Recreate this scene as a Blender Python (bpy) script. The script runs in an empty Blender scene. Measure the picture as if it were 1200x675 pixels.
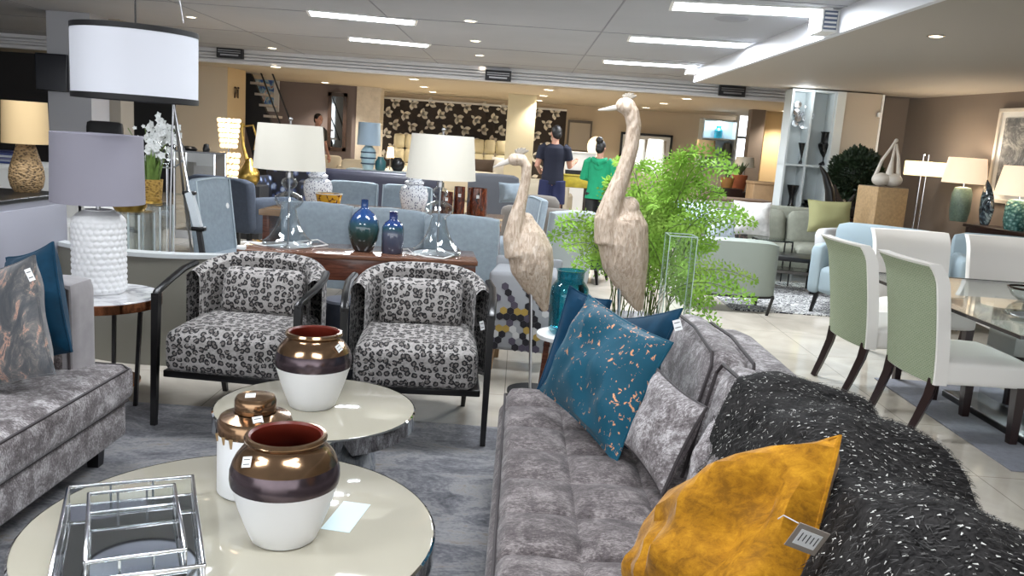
import bpy, bmesh, math, random
from mathutils import Vector as V, Matrix, noise
random.seed(7)
S = bpy.context.scene
COL = S.collection
PI = math.pi
R = math.radians

# ------------------------------------------------------------------ camera (1200 x 675 frame)
FPX, PITCH, ROLL, EYE = 980.0, R(10.04), R(4.0), 1.5
FW = V((0, math.cos(PITCH), -math.sin(PITCH)))
R0 = V((1, 0, 0)); U0 = V((0, math.sin(PITCH), math.cos(PITCH)))
RT = math.cos(ROLL) * R0 + math.sin(ROLL) * U0
UP = -math.sin(ROLL) * R0 + math.cos(ROLL) * U0
cd = bpy.data.cameras.new('camera'); cam = bpy.data.objects.new('camera', cd); COL.objects.link(cam)
cd.sensor_fit = 'HORIZONTAL'; cd.sensor_width = 36; cd.lens = 36 * FPX / 1200
cam.matrix_world = Matrix(((RT.x, UP.x, -FW.x, 0), (RT.y, UP.y, -FW.y, 0), (RT.z, UP.z, -FW.z, EYE), (0, 0, 0, 1)))
cd.clip_start = .05; cd.clip_end = 200
S.camera = cam
def ray(px, py): return FW + RT * ((px - 600) / FPX) + UP * ((337.5 - py) / FPX)
def at(px, py, Y):                      # world point seen at a photo position, at depth Y
    d = ray(px, py); return V((0, 0, EYE)) + d * (Y / d.y)
def on(px, py, z):                      # world point seen at a photo position, at height z
    d = ray(px, py); return V((0, 0, EYE)) + d * ((z - EYE) / d.z)

# ------------------------------------------------------------------ materials
MATS = {}
def srgb(c):
    f = lambda x: x / 12.92 if x <= .04045 else ((x + .055) / 1.055) ** 2.4
    return tuple(f(x / 255) for x in c) + (1,)
class N:
    def __init__(s, name):
        s.m = bpy.data.materials.new(name); s.m.use_nodes = True
        s.t = s.m.node_tree; s.n = s.t.nodes; s.b = s.n['Principled BSDF']; s._c = None; s.k = 0
    def new(s, t, **kw):
        x = s.n.new(t); s.k += 1; x.location = (-200 * s.k, 0)
        for k, v in kw.items():
            if isinstance(v, (int, float, str, bool)) and hasattr(x, k): setattr(x, k, v)
        return x
    def link(s, a, b): s.t.links.new(a, b)
    def co(s):
        if s._c is None: s._c = s.n.new('ShaderNodeTexCoord').outputs['Object']
        return s._c
    def mapped(s, scale=(1, 1, 1), rot=(0, 0, 0)):
        m = s.new('ShaderNodeMapping'); m.inputs['Scale'].default_value = scale; m.inputs['Rotation'].default_value = rot
        s.link(s.co(), m.inputs['Vector']); return m.outputs[0]
    def noise(s, scale, detail=4, dist=0, vec=None, rough=.55):
        x = s.new('ShaderNodeTexNoise'); x.inputs['Scale'].default_value = scale; x.inputs['Detail'].default_value = detail
        x.inputs['Distortion'].default_value = dist; x.inputs['Roughness'].default_value = rough
        s.link(vec or s.co(), x.inputs['Vector']); return x.outputs['Fac']
    def voro(s, scale, out='Distance', feat='F1', vec=None, rnd=1):
        x = s.new('ShaderNodeTexVoronoi'); x.feature = feat; x.inputs['Scale'].default_value = scale; x.inputs['Randomness'].default_value = rnd
        s.link(vec or s.co(), x.inputs['Vector']); return x.outputs[out]
    def ramp(s, fac, stops, interp='LINEAR'):
        r = s.new('ShaderNodeValToRGB'); r.color_ramp.interpolation = interp; e = r.color_ramp.elements
        while len(e) < len(stops): e.new(.5)
        for i, (p, c) in enumerate(stops):
            e[i].position = p; e[i].color = c if len(c) == 4 else tuple(c) + (1,)
        s.link(fac, r.inputs[0]); return r.outputs[0]
    def math(s, op, a, b=0.):
        x = s.new('ShaderNodeMath'); x.operation = op
        for i, v in enumerate((a, b)):
            if isinstance(v, (int, float)): x.inputs[i].default_value = v
            else: s.link(v, x.inputs[i])
        return x.outputs[0]
    def mix(s, fac, a, b):
        x = s.new('ShaderNodeMix'); x.data_type = 'RGBA'
        for i, v in ((0, fac), (6, a), (7, b)):
            if isinstance(v, (int, float, tuple)): x.inputs[i].default_value = v
            else: s.link(v, x.inputs[i])
        return x.outputs[2]
    def col(s, o): s.link(o, s.b.inputs['Base Color'])
    def bump(s, h, strength=.3, dist=.01):
        x = s.new('ShaderNodeBump'); x.inputs['Strength'].default_value = strength; x.inputs['Distance'].default_value = dist
        s.link(h, x.inputs['Height']); s.link(x.outputs[0], s.b.inputs['Normal'])
    def set(s, **k):
        nm = dict(rough='Roughness', metal='Metallic', trans='Transmission Weight', ior='IOR', coat='Coat Weight', sheen='Sheen Weight', sheenr='Sheen Roughness', spec='Specular IOR Level', alpha='Alpha', estr='Emission Strength', sss='Subsurface Weight')
        for a, v in k.items(): s.b.inputs[nm[a]].default_value = v
        return s
def mat(name, c, rough=.5, vary=0, vscale=20, bump=0, bscale=80, **k):
    if name in MATS: return MATS[name]
    n = N(name); cc = srgb(c); n.set(rough=rough, **{a: v for a, v in k.items() if a not in ('emit',)})
    n.b.inputs['Base Color'].default_value = cc
    if vary:
        lo = tuple(x * (1 - vary) for x in cc[:3]) + (1,); hi = tuple(min(1, x * (1 + vary)) for x in cc[:3]) + (1,)
        n.col(n.ramp(n.noise(vscale, 5), [(.3, lo), (.7, hi)]))
    if bump: n.bump(n.noise(bscale, 3), bump, .004)
    if 'emit' in k:
        n.b.inputs['Emission Color'].default_value = srgb(k['emit'])
    MATS[name] = n.m; return n.m
def velvet(name, dark, mid, light, scale=9, sheen=.35):
    n = N(name); n.set(rough=.75, sheen=sheen, sheenr=.4, spec=.25)
    a = n.noise(scale, 9, .5, rough=.8); b = n.noise(scale * 6, 6, .5, n.mapped((1, 2.6, 1.6)), .75)
    f = n.math('ADD', n.math('MULTIPLY', a, .55), n.math('MULTIPLY', b, .45))
    n.col(n.ramp(f, [(.40, srgb(dark)), (.495, srgb(mid)), (.585, srgb(light))]))
    n.bump(b, .25, .004); MATS[name] = n.m; return n.m
def arch_glass(name, tint=(235, 245, 242), rough=.0, base=.04, pw=4.):
    n = N(name); t = n.t; n.n.remove(n.b)
    tr = n.new('ShaderNodeBsdfTransparent'); tr.inputs[0].default_value = srgb(tint)
    gl = n.new('ShaderNodeBsdfGlossy'); gl.inputs['Roughness'].default_value = rough
    lw = n.new('ShaderNodeLayerWeight'); lw.inputs[0].default_value = .5
    mx = n.new('ShaderNodeMixShader'); n.link(n.math('ADD', n.math('MULTIPLY', n.math('POWER', lw.outputs['Facing'], pw), .8), base), mx.inputs[0]); n.link(tr.outputs[0], mx.inputs[1]); n.link(gl.outputs[0], mx.inputs[2])
    n.link(mx.outputs[0], n.n['Material Output'].inputs['Surface']); MATS[name] = n.m; return n.m

mGreyVel = velvet('crushed_velvet_grey', (78, 71, 72), (126, 119, 119), (200, 195, 195), 11, .15)  # crushed pile tones; the light tone also carries painted streaks of reflection
mSeatVel = velvet('crushed_velvet_taupe', (66, 59, 59), (100, 92, 92), (150, 142, 140), 12, .15)
mPipe = mat('dark_piping', (60, 54, 55), .6)
mVelPlain = mat('plain_grey_velvet', (150, 145, 146), .7, .12, 14, sheen=.3)
mTeal = mat('teal_velvet', (8, 54, 78), .7, .3, 9, sheen=.08, spec=.15)
mMustard = velvet('mustard_velvet', (122, 80, 2), (160, 108, 8), (188, 134, 24), 4, .15)
mBlack = mat('black_lacquer', (16, 15, 16), .28)
mBlackSoft = mat('black_matte', (22, 21, 23), .6)
mChrome = mat('chrome', (215, 215, 218), .12, metal=1.)
mSteel = mat('brushed_steel', (170, 170, 172), .3, metal=1.)
mMirror = mat('mirror_silver', (205, 210, 212), .03, metal=1.)
mCopper = mat('copper_band', (170, 112, 78), .16, metal=1.)
mGold = mat('gold_leaf', (196, 160, 84), .3, .2, 15, metal=1.)
mCream = mat('cream_back_painted_glass', (182, 176, 159), .06, coat=.4)
mWhiteCer = mat('white_ceramic', (238, 238, 238), .35)
mWhite = mat('white_paint', (228, 228, 226), .45)
mWhiteGloss = mat('white_leatherette', (232, 229, 224), .42)
mShadeWhite = mat('white_lamp_shade', (206, 201, 188), .8, bump=.1, bscale=300)
mShadeGrey = mat('grey_lamp_shade', (150, 147, 158), .85, bump=.1, bscale=300)
mShadeBeige = mat('beige_lamp_shade', (196, 168, 124), .8)
mGlass = arch_glass('clear_glass', (250, 252, 252))
mGlassTint = arch_glass('green_edged_glass', (244, 249, 246))
mWood = None
def wood(name, a, b, scale=6, rough=.25, axis=(1, 14, 14)):
    n = N(name); n.set(rough=rough, coat=.2)
    f = n.noise(scale, 8, 2.5, n.mapped(axis), .65)
    n.col(n.ramp(f, [(.3, srgb(a)), (.7, srgb(b))])); MATS[name] = n.m; return n.m
mWalnut = wood('walnut_veneer', (62, 33, 24), (116, 68, 50), 3)
mWalnutTop = wood('polished_walnut_top', (82, 52, 40), (128, 90, 70), 3, .1)
mDarkLeg = mat('dark_stained_wood', (38, 22, 20), .3)
mTan = mat('tan_wood', (170, 138, 102), .5, .12, 6)
mBlueFab = mat('dusty_blue_fabric', (140, 152, 161), .85, .1, 30, .15, 400)
mBlueFabDark = mat('slate_blue_fabric', (70, 78, 92), .85, .1, 30)
mNavyLeather = mat('navy_leather', (44, 44, 58), .38)
mOlive = mat('olive_grey_fabric', (122, 124, 112), .85, .1, 20)
mSage = mat('sage_grey_leather', (136, 144, 136), .55)
mSkin = mat('skin', (176, 128, 106), .55, sss=.05)
mHair = mat('black_hair', (20, 16, 16), .5)
mTag = mat('white_paper_tag', (236, 236, 234), .6)
mInk = mat('printed_ink', (50, 50, 54), .6)
def mk_leopard():
    n = N('leopard_print_fabric'); n.set(rough=.85, sheen=.1)
    uv = n.new('ShaderNodeTexCoord').outputs['UV']
    t = n.new('ShaderNodeTexNoise'); t.inputs['Scale'].default_value = 55; n.link(uv, t.inputs['Vector'])
    sc = n.new('ShaderNodeVectorMath'); sc.operation = 'SCALE'; n.link(t.outputs['Color'], sc.inputs[0]); sc.inputs['Scale'].default_value = .016
    v = n.new('ShaderNodeVectorMath'); v.operation = 'ADD'; n.link(uv, v.inputs[0]); n.link(sc.outputs[0], v.inputs[1])
    w = n.new('ShaderNodeTexVoronoi'); w.voronoi_dimensions = '2D'; w.inputs['Scale'].default_value = 30; w.inputs['Randomness'].default_value = .62; n.link(v.outputs[0], w.inputs['Vector']); d = w.outputs['Distance']
    gap = n.noise(60, 1, vec=uv)
    ring = n.math('MULTIPLY', n.math('GREATER_THAN', d, .19), n.math('LESS_THAN', d, .425)); ring = n.math('MULTIPLY', ring, n.math('GREATER_THAN', gap, .38))
    base = n.ramp(n.noise(90, 3), [(.3, srgb((140, 135, 132))), (.7, srgb((170, 165, 161)))])
    inner = n.mix(n.math('LESS_THAN', d, .185), base, srgb((106, 99, 96)))
    n.col(n.mix(ring, inner, srgb((26, 24, 26)))); MATS['leo'] = n.m; return n.m
def box_uv(o):
    me = o.data; uv = me.uv_layers.new(name='cloth')
    for p in me.polygons:
        a = max(range(3), key=lambda i: abs(p.normal[i])); i, j = ((1, 2), (0, 2), (0, 1))[a]
        for l in p.loop_indices:
            c = me.vertices[me.loops[l].vertex_index].co; uv.data[l].uv = (c[i] + a * .37, c[j] + a * .21)
    return o
mLeo = mk_leopard()
def mk_foil(name, basecol, foil, thr=.66, scale=26):
    n = N(name); n.set(rough=.6, sheen=.1, spec=.2)
    f = n.noise(scale, 5, .8, n.mapped((1.5, 1.5, .8)), .55); big = n.noise(5, 2)
    m = n.math('GREATER_THAN', n.math('ADD', f, n.math('MULTIPLY', big, .22)), thr + .08)
    lo = tuple(x * .75 for x in srgb(basecol)[:3]) + (1,)
    c = n.ramp(n.noise(6, 3), [(.3, lo), (.7, srgb(basecol))])
    n.col(n.mix(m, c, srgb(foil))); n.link(n.math('MULTIPLY', m, .7), n.b.inputs['Metallic']); MATS[name] = n.m; return n.m
mFoilTeal = mk_foil('teal_foil_print_velvet', (22, 84, 106), (214, 160, 120), .66, 42)
def mk_slatefoil():
    n = N('slate_marbled_velvet'); n.set(rough=.6, sheen=.3)
    f = n.noise(9, 8, .7, n.mapped((1.9, 1.2, .8)), .72)
    c = n.ramp(f, [(.30, srgb((30, 40, 50))), (.5, srgb((72, 72, 74))), (.57, srgb((108, 102, 98))), (.60, srgb((186, 140, 118))), (.64, srgb((84, 82, 84)))])
    n.col(c); MATS['slatefoil'] = n.m; return n.m
mSlateFoil = mk_slatefoil()
def mk_green_quilt():
    n = N('sage_woven_fabric'); n.set(rough=.8)
    w = n.new('ShaderNodeTexBrick'); w.inputs['Scale'].default_value = 24; w.inputs['Mortar Size'].default_value = .035; w.offset = .5
    w.inputs['Color1'].default_value = srgb((120, 132, 104)); w.inputs['Color2'].default_value = srgb((128, 138, 112)); w.inputs['Mortar'].default_value = srgb((158, 166, 140))
    n.link(n.mapped((1, 1, 1), (R(90), R(40), 0)), w.inputs['Vector']); n.col(w.outputs['Color']); n.bump(w.outputs['Fac'], .2, .003); MATS['gq'] = n.m; return n.m
mGreenQuilt = mk_green_quilt()
def mk_marble():
    n = N('white_marble'); n.set(rough=.1)
    f = n.noise(5, 8, 2.5); n.col(n.ramp(f, [(.36, srgb((150, 150, 156))), (.5, srgb((226, 226, 228))), (.8, srgb((240, 240, 240)))])); MATS['marble'] = n.m; return n.m
mMarble = mk_marble()
def mk_bird():
    n = N('carved_whitewashed_wood'); n.set(rough=.7)
    f = n.noise(16, 6, 1.5, n.mapped((2.5, 2.5, .6)), .7); v = n.voro(36, vec=n.mapped((1.3, 1.3, .55)))
    n.col(n.ramp(f, [(.3, srgb((140, 118, 98))), (.5, srgb((190, 170, 150))), (.7, srgb((212, 198, 182)))])); n.bump(v, .5, .010); MATS['bird'] = n.m; return n.m
mBird = mk_bird()
def mk_weave(name, a, b, scale=60):
    n = N(name); n.set(rough=.7); v = n.voro(scale, vec=n.mapped((1, 1, 1.6)))
    n.col(n.ramp(v, [(.15, srgb(b)), (.55, srgb(a))])); n.bump(v, .8, .01); MATS[name] = n.m; return n.m
mRattan = mk_weave('woven_rattan', (150, 122, 84), (60, 44, 28), 55)
mGoldWeave = mk_weave('gold_woven_straw', (186, 148, 72), (120, 88, 34), 40)

# ------------------------------------------------------------------ mesh builder
class B:
    def __init__(s): s.v = []; s.f = []; s.mi = []; s.cur = 0
    def add(s, vs, fs, M=None):
        o = len(s.v); s.v += [tuple(M @ V(p)) if M else tuple(p) for p in vs]
        for f in fs: s.f.append(tuple(i + o for i in f)); s.mi.append(s.cur)
        return s
    def m(s, i): s.cur = i; return s
    def box(s, c, d, bev=0, rot=None, seg=3):
        bm = bmesh.new(); bmesh.ops.create_cube(bm, size=1)
        bmesh.ops.scale(bm, vec=d, verts=bm.verts)
        if bev: bmesh.ops.bevel(bm, geom=list(bm.edges), offset=min(bev, min(d) * .49), segments=seg, affect='EDGES', profile=.5)
        M = Matrix.Translation(c) @ (rot.to_4x4() if rot else Matrix.Identity(4))
        bm.verts.index_update(); s.add([v.co for v in bm.verts], [[v.index for v in f.verts] for f in bm.faces], M); bm.free(); return s
    def span(s, a, b, bev=0): return s.box([(a[i] + b[i]) / 2 for i in range(3)], [abs(b[i] - a[i]) for i in range(3)], bev)
    def grid(s, f, nu, nv, cu=False, cv=False):
        vs = []; fs = []
        for i in range(nu + (0 if cu else 1)):
            for j in range(nv + (0 if cv else 1)): vs.append(f(i / nu, j / nv))
        W = nv + (0 if cv else 1); Hh = nu + (0 if cu else 1)
        for i in range(nu):
            for j in range(nv):
                a, b = i, (i + 1) % Hh; c, d = j, (j + 1) % W
                fs.append((a * W + c, b * W + c, b * W + d, a * W + d))
        return s.add(vs, fs)
    def lathe(s, prof, c=(0, 0, 0), seg=32, sx=1, sy=1):
        vs = []; fs = []; n = len(prof)
        for k in range(seg):
            a = 2 * PI * k / seg
            for r, z in prof: vs.append((c[0] + r * math.cos(a) * sx, c[1] + r * math.sin(a) * sy, c[2] + z))
        for k in range(seg):
            k2 = (k + 1) % seg
            for j in range(n - 1): fs.append((k * n + j, k2 * n + j, k2 * n + j + 1, k * n + j + 1))
        return s.add(vs, fs)
    def cyl(s, c, r, h, seg=24, r2=None):
        r2 = r if r2 is None else r2
        return s.lathe([(0.0001, 0), (r, 0), (r2, h), (0.0001, h)], c, seg)
    def tube(s, pts, r, seg=8, flat=1., cap=True):
        pts = [V(p) for p in pts]; n = len(pts); rs = r if isinstance(r, (list, tuple)) else [r] * n
        vs = []; fs = []; prev = None
        for i, p in enumerate(pts):
            t = (pts[min(i + 1, n - 1)] - pts[max(i - 1, 0)])
            t = t.normalized() if t.length > 1e-9 else V((0, 0, 1))
            if prev is None:
                prev = t.cross(V((0, 1, 0)) if abs(t.y) < .9 else V((1, 0, 0))).normalized()
            u = (prev - t * prev.dot(t)).normalized(); prev = u; w = t.cross(u)
            for k in range(seg):
                a = 2 * PI * k / seg; vs.append(p + (u * math.cos(a) + w * math.sin(a) * flat) * rs[i])
        for i in range(n - 1):
            for k in range(seg):
                k2 = (k + 1) % seg; fs.append((i * seg + k, i * seg + k2, (i + 1) * seg + k2, (i + 1) * seg + k))
        if cap: fs.append(tuple(range(seg))[::-1]); fs.append(tuple((n - 1) * seg + k for k in range(seg)))
        return s.add(vs, fs)
    def bar(s, a, b, w, d=None, w2=None):     # square tapered bar from a to b
        a, b = V(a), V(b); d = d or w; k = (w2 or w) / w; t = (b - a).normalized()
        u = t.cross(V((0, 1, 0)) if abs(t.y) < .9 else V((1, 0, 0))).normalized(); q = t.cross(u)
        vs = [p + u * (sx * w / 2 * m) + q * (sy * d / 2 * m) for p, m in ((a, 1), (b, k)) for sx, sy in ((-1, -1), (1, -1), (1, 1), (-1, 1))]
        return s.add(vs, [(3, 2, 1, 0), (4, 5, 6, 7), (0, 1, 5, 4), (1, 2, 6, 5), (2, 3, 7, 6), (3, 0, 4, 7)])
    def ball(s, c, r, nu=16, nv=10, M=None):
        r = r if isinstance(r, (tuple, list)) else (r, r, r); vs = []; fs = []
        for j in range(nv + 1):
            p = PI * j / nv
            for i in range(nu): a = 2 * PI * i / nu; vs.append((r[0] * math.sin(p) * math.cos(a), r[1] * math.sin(p) * math.sin(a), r[2] * math.cos(p)))
        for j in range(nv):
            for i in range(nu): i2 = (i + 1) % nu; fs.append((j * nu + i, (j + 1) * nu + i, (j + 1) * nu + i2, j * nu + i2))
        MM = Matrix.Translation(c) @ (M.to_4x4() if M else Matrix.Identity(4))
        return s.add(vs, fs, MM)
    def prism(s, pts, z0, z1):                # closed outline in x, y
        n = len(pts); vs = [(x, y, z0) for x, y in pts] + [(x, y, z1) for x, y in pts]
        return s.add(vs, [tuple(range(n))[::-1], tuple(range(n, 2 * n))] + [(i, (i + 1) % n, (i + 1) % n + n, i + n) for i in range(n)])
    def puff(s, c, d, r=.05, top=.03, n=10, front=0, rot=None):   # soft upholstered block
        h = [x / 2 for x in d]; bm = bmesh.new(); bmesh.ops.create_cube(bm, size=2); bmesh.ops.subdivide_edges(bm, edges=bm.edges[:], cuts=n, use_grid_fill=True)
        r = min(r, min(h) * .99); vs = []
        for v in bm.verts:
            p = [v.co[i] * h[i] for i in range(3)]; q = [max(-h[i] + r, min(h[i] - r, p[i])) for i in range(3)]
            e = V([p[i] - q[i] for i in range(3)])
            o = V(q) + (e.normalized() * r if e.length > 1e-9 else V((0, 0, 0)))
            fx, fy, fz = 1 - v.co.x ** 2, 1 - v.co.y ** 2, 1 - v.co.z ** 2
            if v.co.z > .999: o.z += top * (max(0, fx) * max(0, fy)) ** .5
            if v.co.y < -.999: o.y -= front * (max(0, fx) * max(0, fz)) ** .5
            vs.append(o)
        bm.verts.index_update(); M = Matrix.Translation(c) @ (rot.to_4x4() if rot else Matrix.Identity(4))
        s.add(vs, [[v.index for v in f.verts] for f in bm.faces], M); bm.free(); return s
    def build(s, name, mats, parent=None, smooth=True, world=False, weld=False, loc=None, label=None):
        off = V((0, 0, 0))
        if world and parent is not None: off = parent.location
        elif loc is not None: off = V(loc)
        me = bpy.data.meshes.new(name); me.from_pydata([tuple(V(p) - off) for p in s.v], [], s.f)
        mats = mats if isinstance(mats, (list, tuple)) else [mats]
        for x in mats: me.materials.append(x)
        me.polygons.foreach_set('material_index', [min(i, len(mats) - 1) for i in s.mi])
        bm = bmesh.new(); bm.from_mesh(me)
        if weld: bmesh.ops.remove_doubles(bm, verts=bm.verts, dist=1e-5)
        bmesh.ops.recalc_face_normals(bm, faces=bm.faces); bm.to_mesh(me); bm.free()
        if smooth:
            me.polygons.foreach_set('use_smooth', [True] * len(me.polygons))
            try: me.set_sharp_from_angle(angle=R(38))
            except Exception: pass
        me.update()
        o = bpy.data.objects.new(name, me); COL.objects.link(o)
        if parent is not None: o.parent = parent
        if loc is not None: o.location = loc
        if label: o['label'] = label
        return o
def tag(o, label, cat, group=None):
    o['label'] = label; o['category'] = cat
    if group: o['group'] = group
    return o
def thing(name, label, cat, loc=(0, 0, 0), rz=0, group=None):
    o = bpy.data.objects.new(name, None); COL.objects.link(o); o.empty_display_size = .1
    o.location = loc; o.rotation_euler = (0, 0, rz); return tag(o, label, cat, group)
def structure(o): o['kind'] = 'structure'; return o
def stuff(o): o['kind'] = 'stuff'; return o
def _kids(o): return [c for c in bpy.data.objects if c.parent == o]
def copy_tree(o, parent=None):
    c = o.copy(); COL.objects.link(c)
    if parent is not None: c.parent = parent
    for ch in _kids(o): copy_tree(ch, c)
    return c
def dup(o, loc, rz=0, label=None, group=None, scale=None):
    c = copy_tree(o); c.location = loc; c.rotation_euler = (0, 0, rz)
    if label: c['label'] = label
    if group: c['group'] = group
    if scale: c.scale = (scale,) * 3 if isinstance(scale, (int, float)) else scale
    return c
def quad_pillow(name, cat, label, cs, t, m, pipe=None, n=18, wr=.012, pinch=.08, group=None, seed=0):
    """cushion stretched between its four corners (bottom near/far, top far/near)"""
    a, b, c, d = [V(p) for p in cs]; nor = (b - a + c - d).cross(d - a + c - b).normalized()
    base = V(((a + b + c + d) / 4)); base.z = min(p.z for p in (a, b, c, d))
    def P(u, v, s):
        U, W = 2 * u - 1, 2 * v - 1
        u2 = .5 + U * (1 - pinch * (1 - W * W)) / 2; v2 = .5 + W * (1 - pinch * (1 - U * U)) / 2
        p = a * (1 - u2) * (1 - v2) + b * u2 * (1 - v2) + c * u2 * v2 + d * (1 - u2) * v2
        k = max(0, (1 - U * U) * (1 - W * W)) ** .42
        w = wr * k * noise.noise(V((u * 3.1 + seed, v * 3.1 + s, seed * 1.7))) * 2 + wr * .6 * k * noise.noise(V((u * 9 + seed, v * 5, s)))
        return p + nor * (s * (t / 2 * k + .004) + w)
    bb = B(); bb.grid(lambda u, v: P(u, v, 1), n, n).grid(lambda u, v: P(u, v, -1), n, n)
    o = bb.build(name, m, loc=base, weld=False); tag(o, label, cat, group)
    q = B(); ring = [P(i / n, 0, 0) for i in range(n)] + [P(1, i / n, 0) for i in range(n)] + [P(1 - i / n, 1, 0) for i in range(n)] + [P(0, 1 - i / n, 0) for i in range(n + 1)]
    q.tube(ring, .006, 6); q.build('piping', pipe or m, o, world=True)
    return o
def price_tag(parent, p, sx, sz, nrm=V((0, -1, 0)), roll=0, name='price_tag', m=None, lines=2):
    """small card whose face looks along nrm, world position p"""
    nrm = nrm.normalized(); u = V((0, 0, 1)).cross(nrm).normalized(); w = nrm.cross(u)
    u2 = u * math.cos(roll) + w * math.sin(roll); w2 = -u * math.sin(roll) + w * math.cos(roll)
    Mx = Matrix((u2, nrm, w2)).transposed()
    b = B(); b.box(p, (sx, .0015, sz), rot=Mx)
    b.m(1)
    for k in range(lines): b.box(V(p) + nrm * .001 + w2 * sz * (.22 - .44 * k / max(1, lines - 1)), (sx * .7, .0006, sz * .07), rot=Mx)
    return b.build(name, [m or mTag, mInk], parent, smooth=False, world=True, label='small white price tag')
# ================================================================== THE SETTING
CZ, SZ, LZ, YB = 2.75, 2.55, 2.5, 15.5       # main ceiling, side soffit, far ceiling, beam distance
YW = 22.6                                     # far wall
def mk_tile():
    n = N('cream_porcelain_tile'); n.set(rough=.09, spec=.6)
    w = n.new('ShaderNodeTexBrick'); w.offset = 0; w.inputs['Scale'].default_value = 1.0; w.inputs['Brick Width'].default_value = .8; w.inputs['Row Height'].default_value = .8
    w.inputs['Mortar Size'].default_value = .003; w.inputs['Color1'].default_value = srgb((192, 184, 170)); w.inputs['Color2'].default_value = srgb((198, 190, 177)); w.inputs['Mortar'].default_value = srgb((150, 143, 132))
    n.link(n.mapped(), w.inputs['Vector']); cl = n.ramp(n.noise(2.2, 6, 1), [(.3, (.8, .8, .8, 1)), (.7, (1.08, 1.08, 1.08, 1))])
    mx = n.new('ShaderNodeMix'); mx.data_type = 'RGBA'; mx.blend_type = 'MULTIPLY'; mx.inputs[0].default_value = 1
    n.link(w.outputs['Color'], mx.inputs[6]); n.link(cl, mx.inputs[7]); n.col(mx.outputs[2]); return n.m
mTile = mk_tile()
mCeil = mat('ceiling_board', (164, 166, 172), .8, .05, .8)
mSoffit = mat('soffit_paint', (168, 160, 150), .75)
mFarCeil = mat('warm_ceiling_paint', (190, 178, 158), .8)
mCornice = mat('cornice_paint', (226, 226, 228), .6)
mTaupe = mat('taupe_wall_paint', (124, 112, 102), .8)
mTanWall = mat('tan_wall_paint', (204, 188, 164), .8)
mMauve = mat('mauve_grey_wall_paint', (128, 116, 114), .8)
mCreamCol = mat('cream_column_paint', (214, 206, 178), .7)
mGreyCol = mat('grey_column_paint', (172, 172, 176), .75)
mDarkRoom = mat('dark_room_shade', (34, 31, 32), .7)  # darkness of the room at the far left, put into the colour
mPaper = mat('dark_brown_wallpaper', (50, 42, 38), .7)
mFlower = mat('ivory_blossom_print', (226, 220, 208), .7)
mBlackGlow = mat('lamp_glow', (255, 244, 224), .5, emit=(255, 236, 205), estr=9.)
mTubeGlow = mat('fluorescent_glow', (255, 255, 255), .5, emit=(236, 244, 255), estr=10.)
mWinGlow = mat('daylit_window', (255, 255, 255), .5, emit=(238, 246, 255), estr=2.2)

structure(B().span((-15, -6, -.1), (11, 24, 0)).build('floor', mTile, smooth=False))
structure(B().span((-15, -6, CZ), (2.6, YB, CZ + .15)).span((2.6, 13.2, CZ), (11, YB, CZ + .15)).build('ceiling', mCeil, smooth=False))
structure(B().span((2.6, -6, SZ), (11, 13.2, CZ + .15)).build('ceiling_soffit', [mSoffit], smooth=False))
structure(B().span((-15, YB + .1, LZ), (12, 24, LZ + .15)).build('ceiling_far', mFarCeil, smooth=False))
# plasterboard joints of the main ceiling
jb = B()
for x in (-6.4, -4, -1.6, .8): jb.span((x - .008, -5, CZ - .004), (x + .008, YB, CZ + .01))
for y_ in (4.5, 7.1, 9.7, 12.3, 14.6): jb.span((-14, y_ - .008, CZ - .004), (2.6, y_ + .008, CZ + .01))
structure(jb.build('trim_1', mat('ceiling_joint', (136, 137, 143), .8), smooth=False))
cb = B(); steps = [(.00, .0, .06), (.03, .06, .075), (.01, .075, .115), (.04, .115, .13), (.02, .13, .17), (.05, .17, .185), (.03, .185, .25)]
for dy, z0, z1 in steps: cb.span((-15, YB + dy - .1, LZ + z0), (12, YB + .2, LZ + z1 - .006 + (.02 if z1 > .2 else 0)))
structure(cb.build('trim_2', mCornice, smooth=False))
structure(B().span((2.55, -6, SZ - .0), (2.6, 13.2, CZ)).build('trim_3', mat('white_fascia', (214, 216, 222), .5), smooth=False))

# right side wall (runs back from the camera, slightly turned), partition and end wall behind the shelving
WR1 = on(1066, 116, SZ); _w = on(1200, 107, SZ); WR0 = WR1 + (_w - WR1) * ((6.0 - WR1.y) / (_w.y - WR1.y)); WR1.z = WR0.z = 0
def wall_between(name, a, b, z, m, th=.12):
    a, b = V(a), V(b); t = (b - a).normalized(); q = V((t.y, -t.x, 0)) * th
    o = B().prism([(a.x, a.y), (b.x, b.y), (b.x + q.x, b.y + q.y), (a.x + q.x, a.y + q.y)], 0, z).build(name, m, smooth=False); return structure(o)
wall_between('wall_right', (8.5, -1, 0), WR0, SZ, mTaupe); wall_between('wall_right_far', WR0, WR1, SZ, mTaupe)
structure(B().span((on(1030, 115, SZ).x, WR1.y, 0), (WR1.x + .15, WR1.y + .15, SZ)).build('wall_partition', mTaupe, smooth=False))
structure(B().span((5.5, WR1.y + .25, 0), (11, WR1.y + .4, CZ)).build('wall_behind_shelving', mTaupe, smooth=False))
def bx(px, Y, py=170): return at(px, py, Y).x
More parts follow.
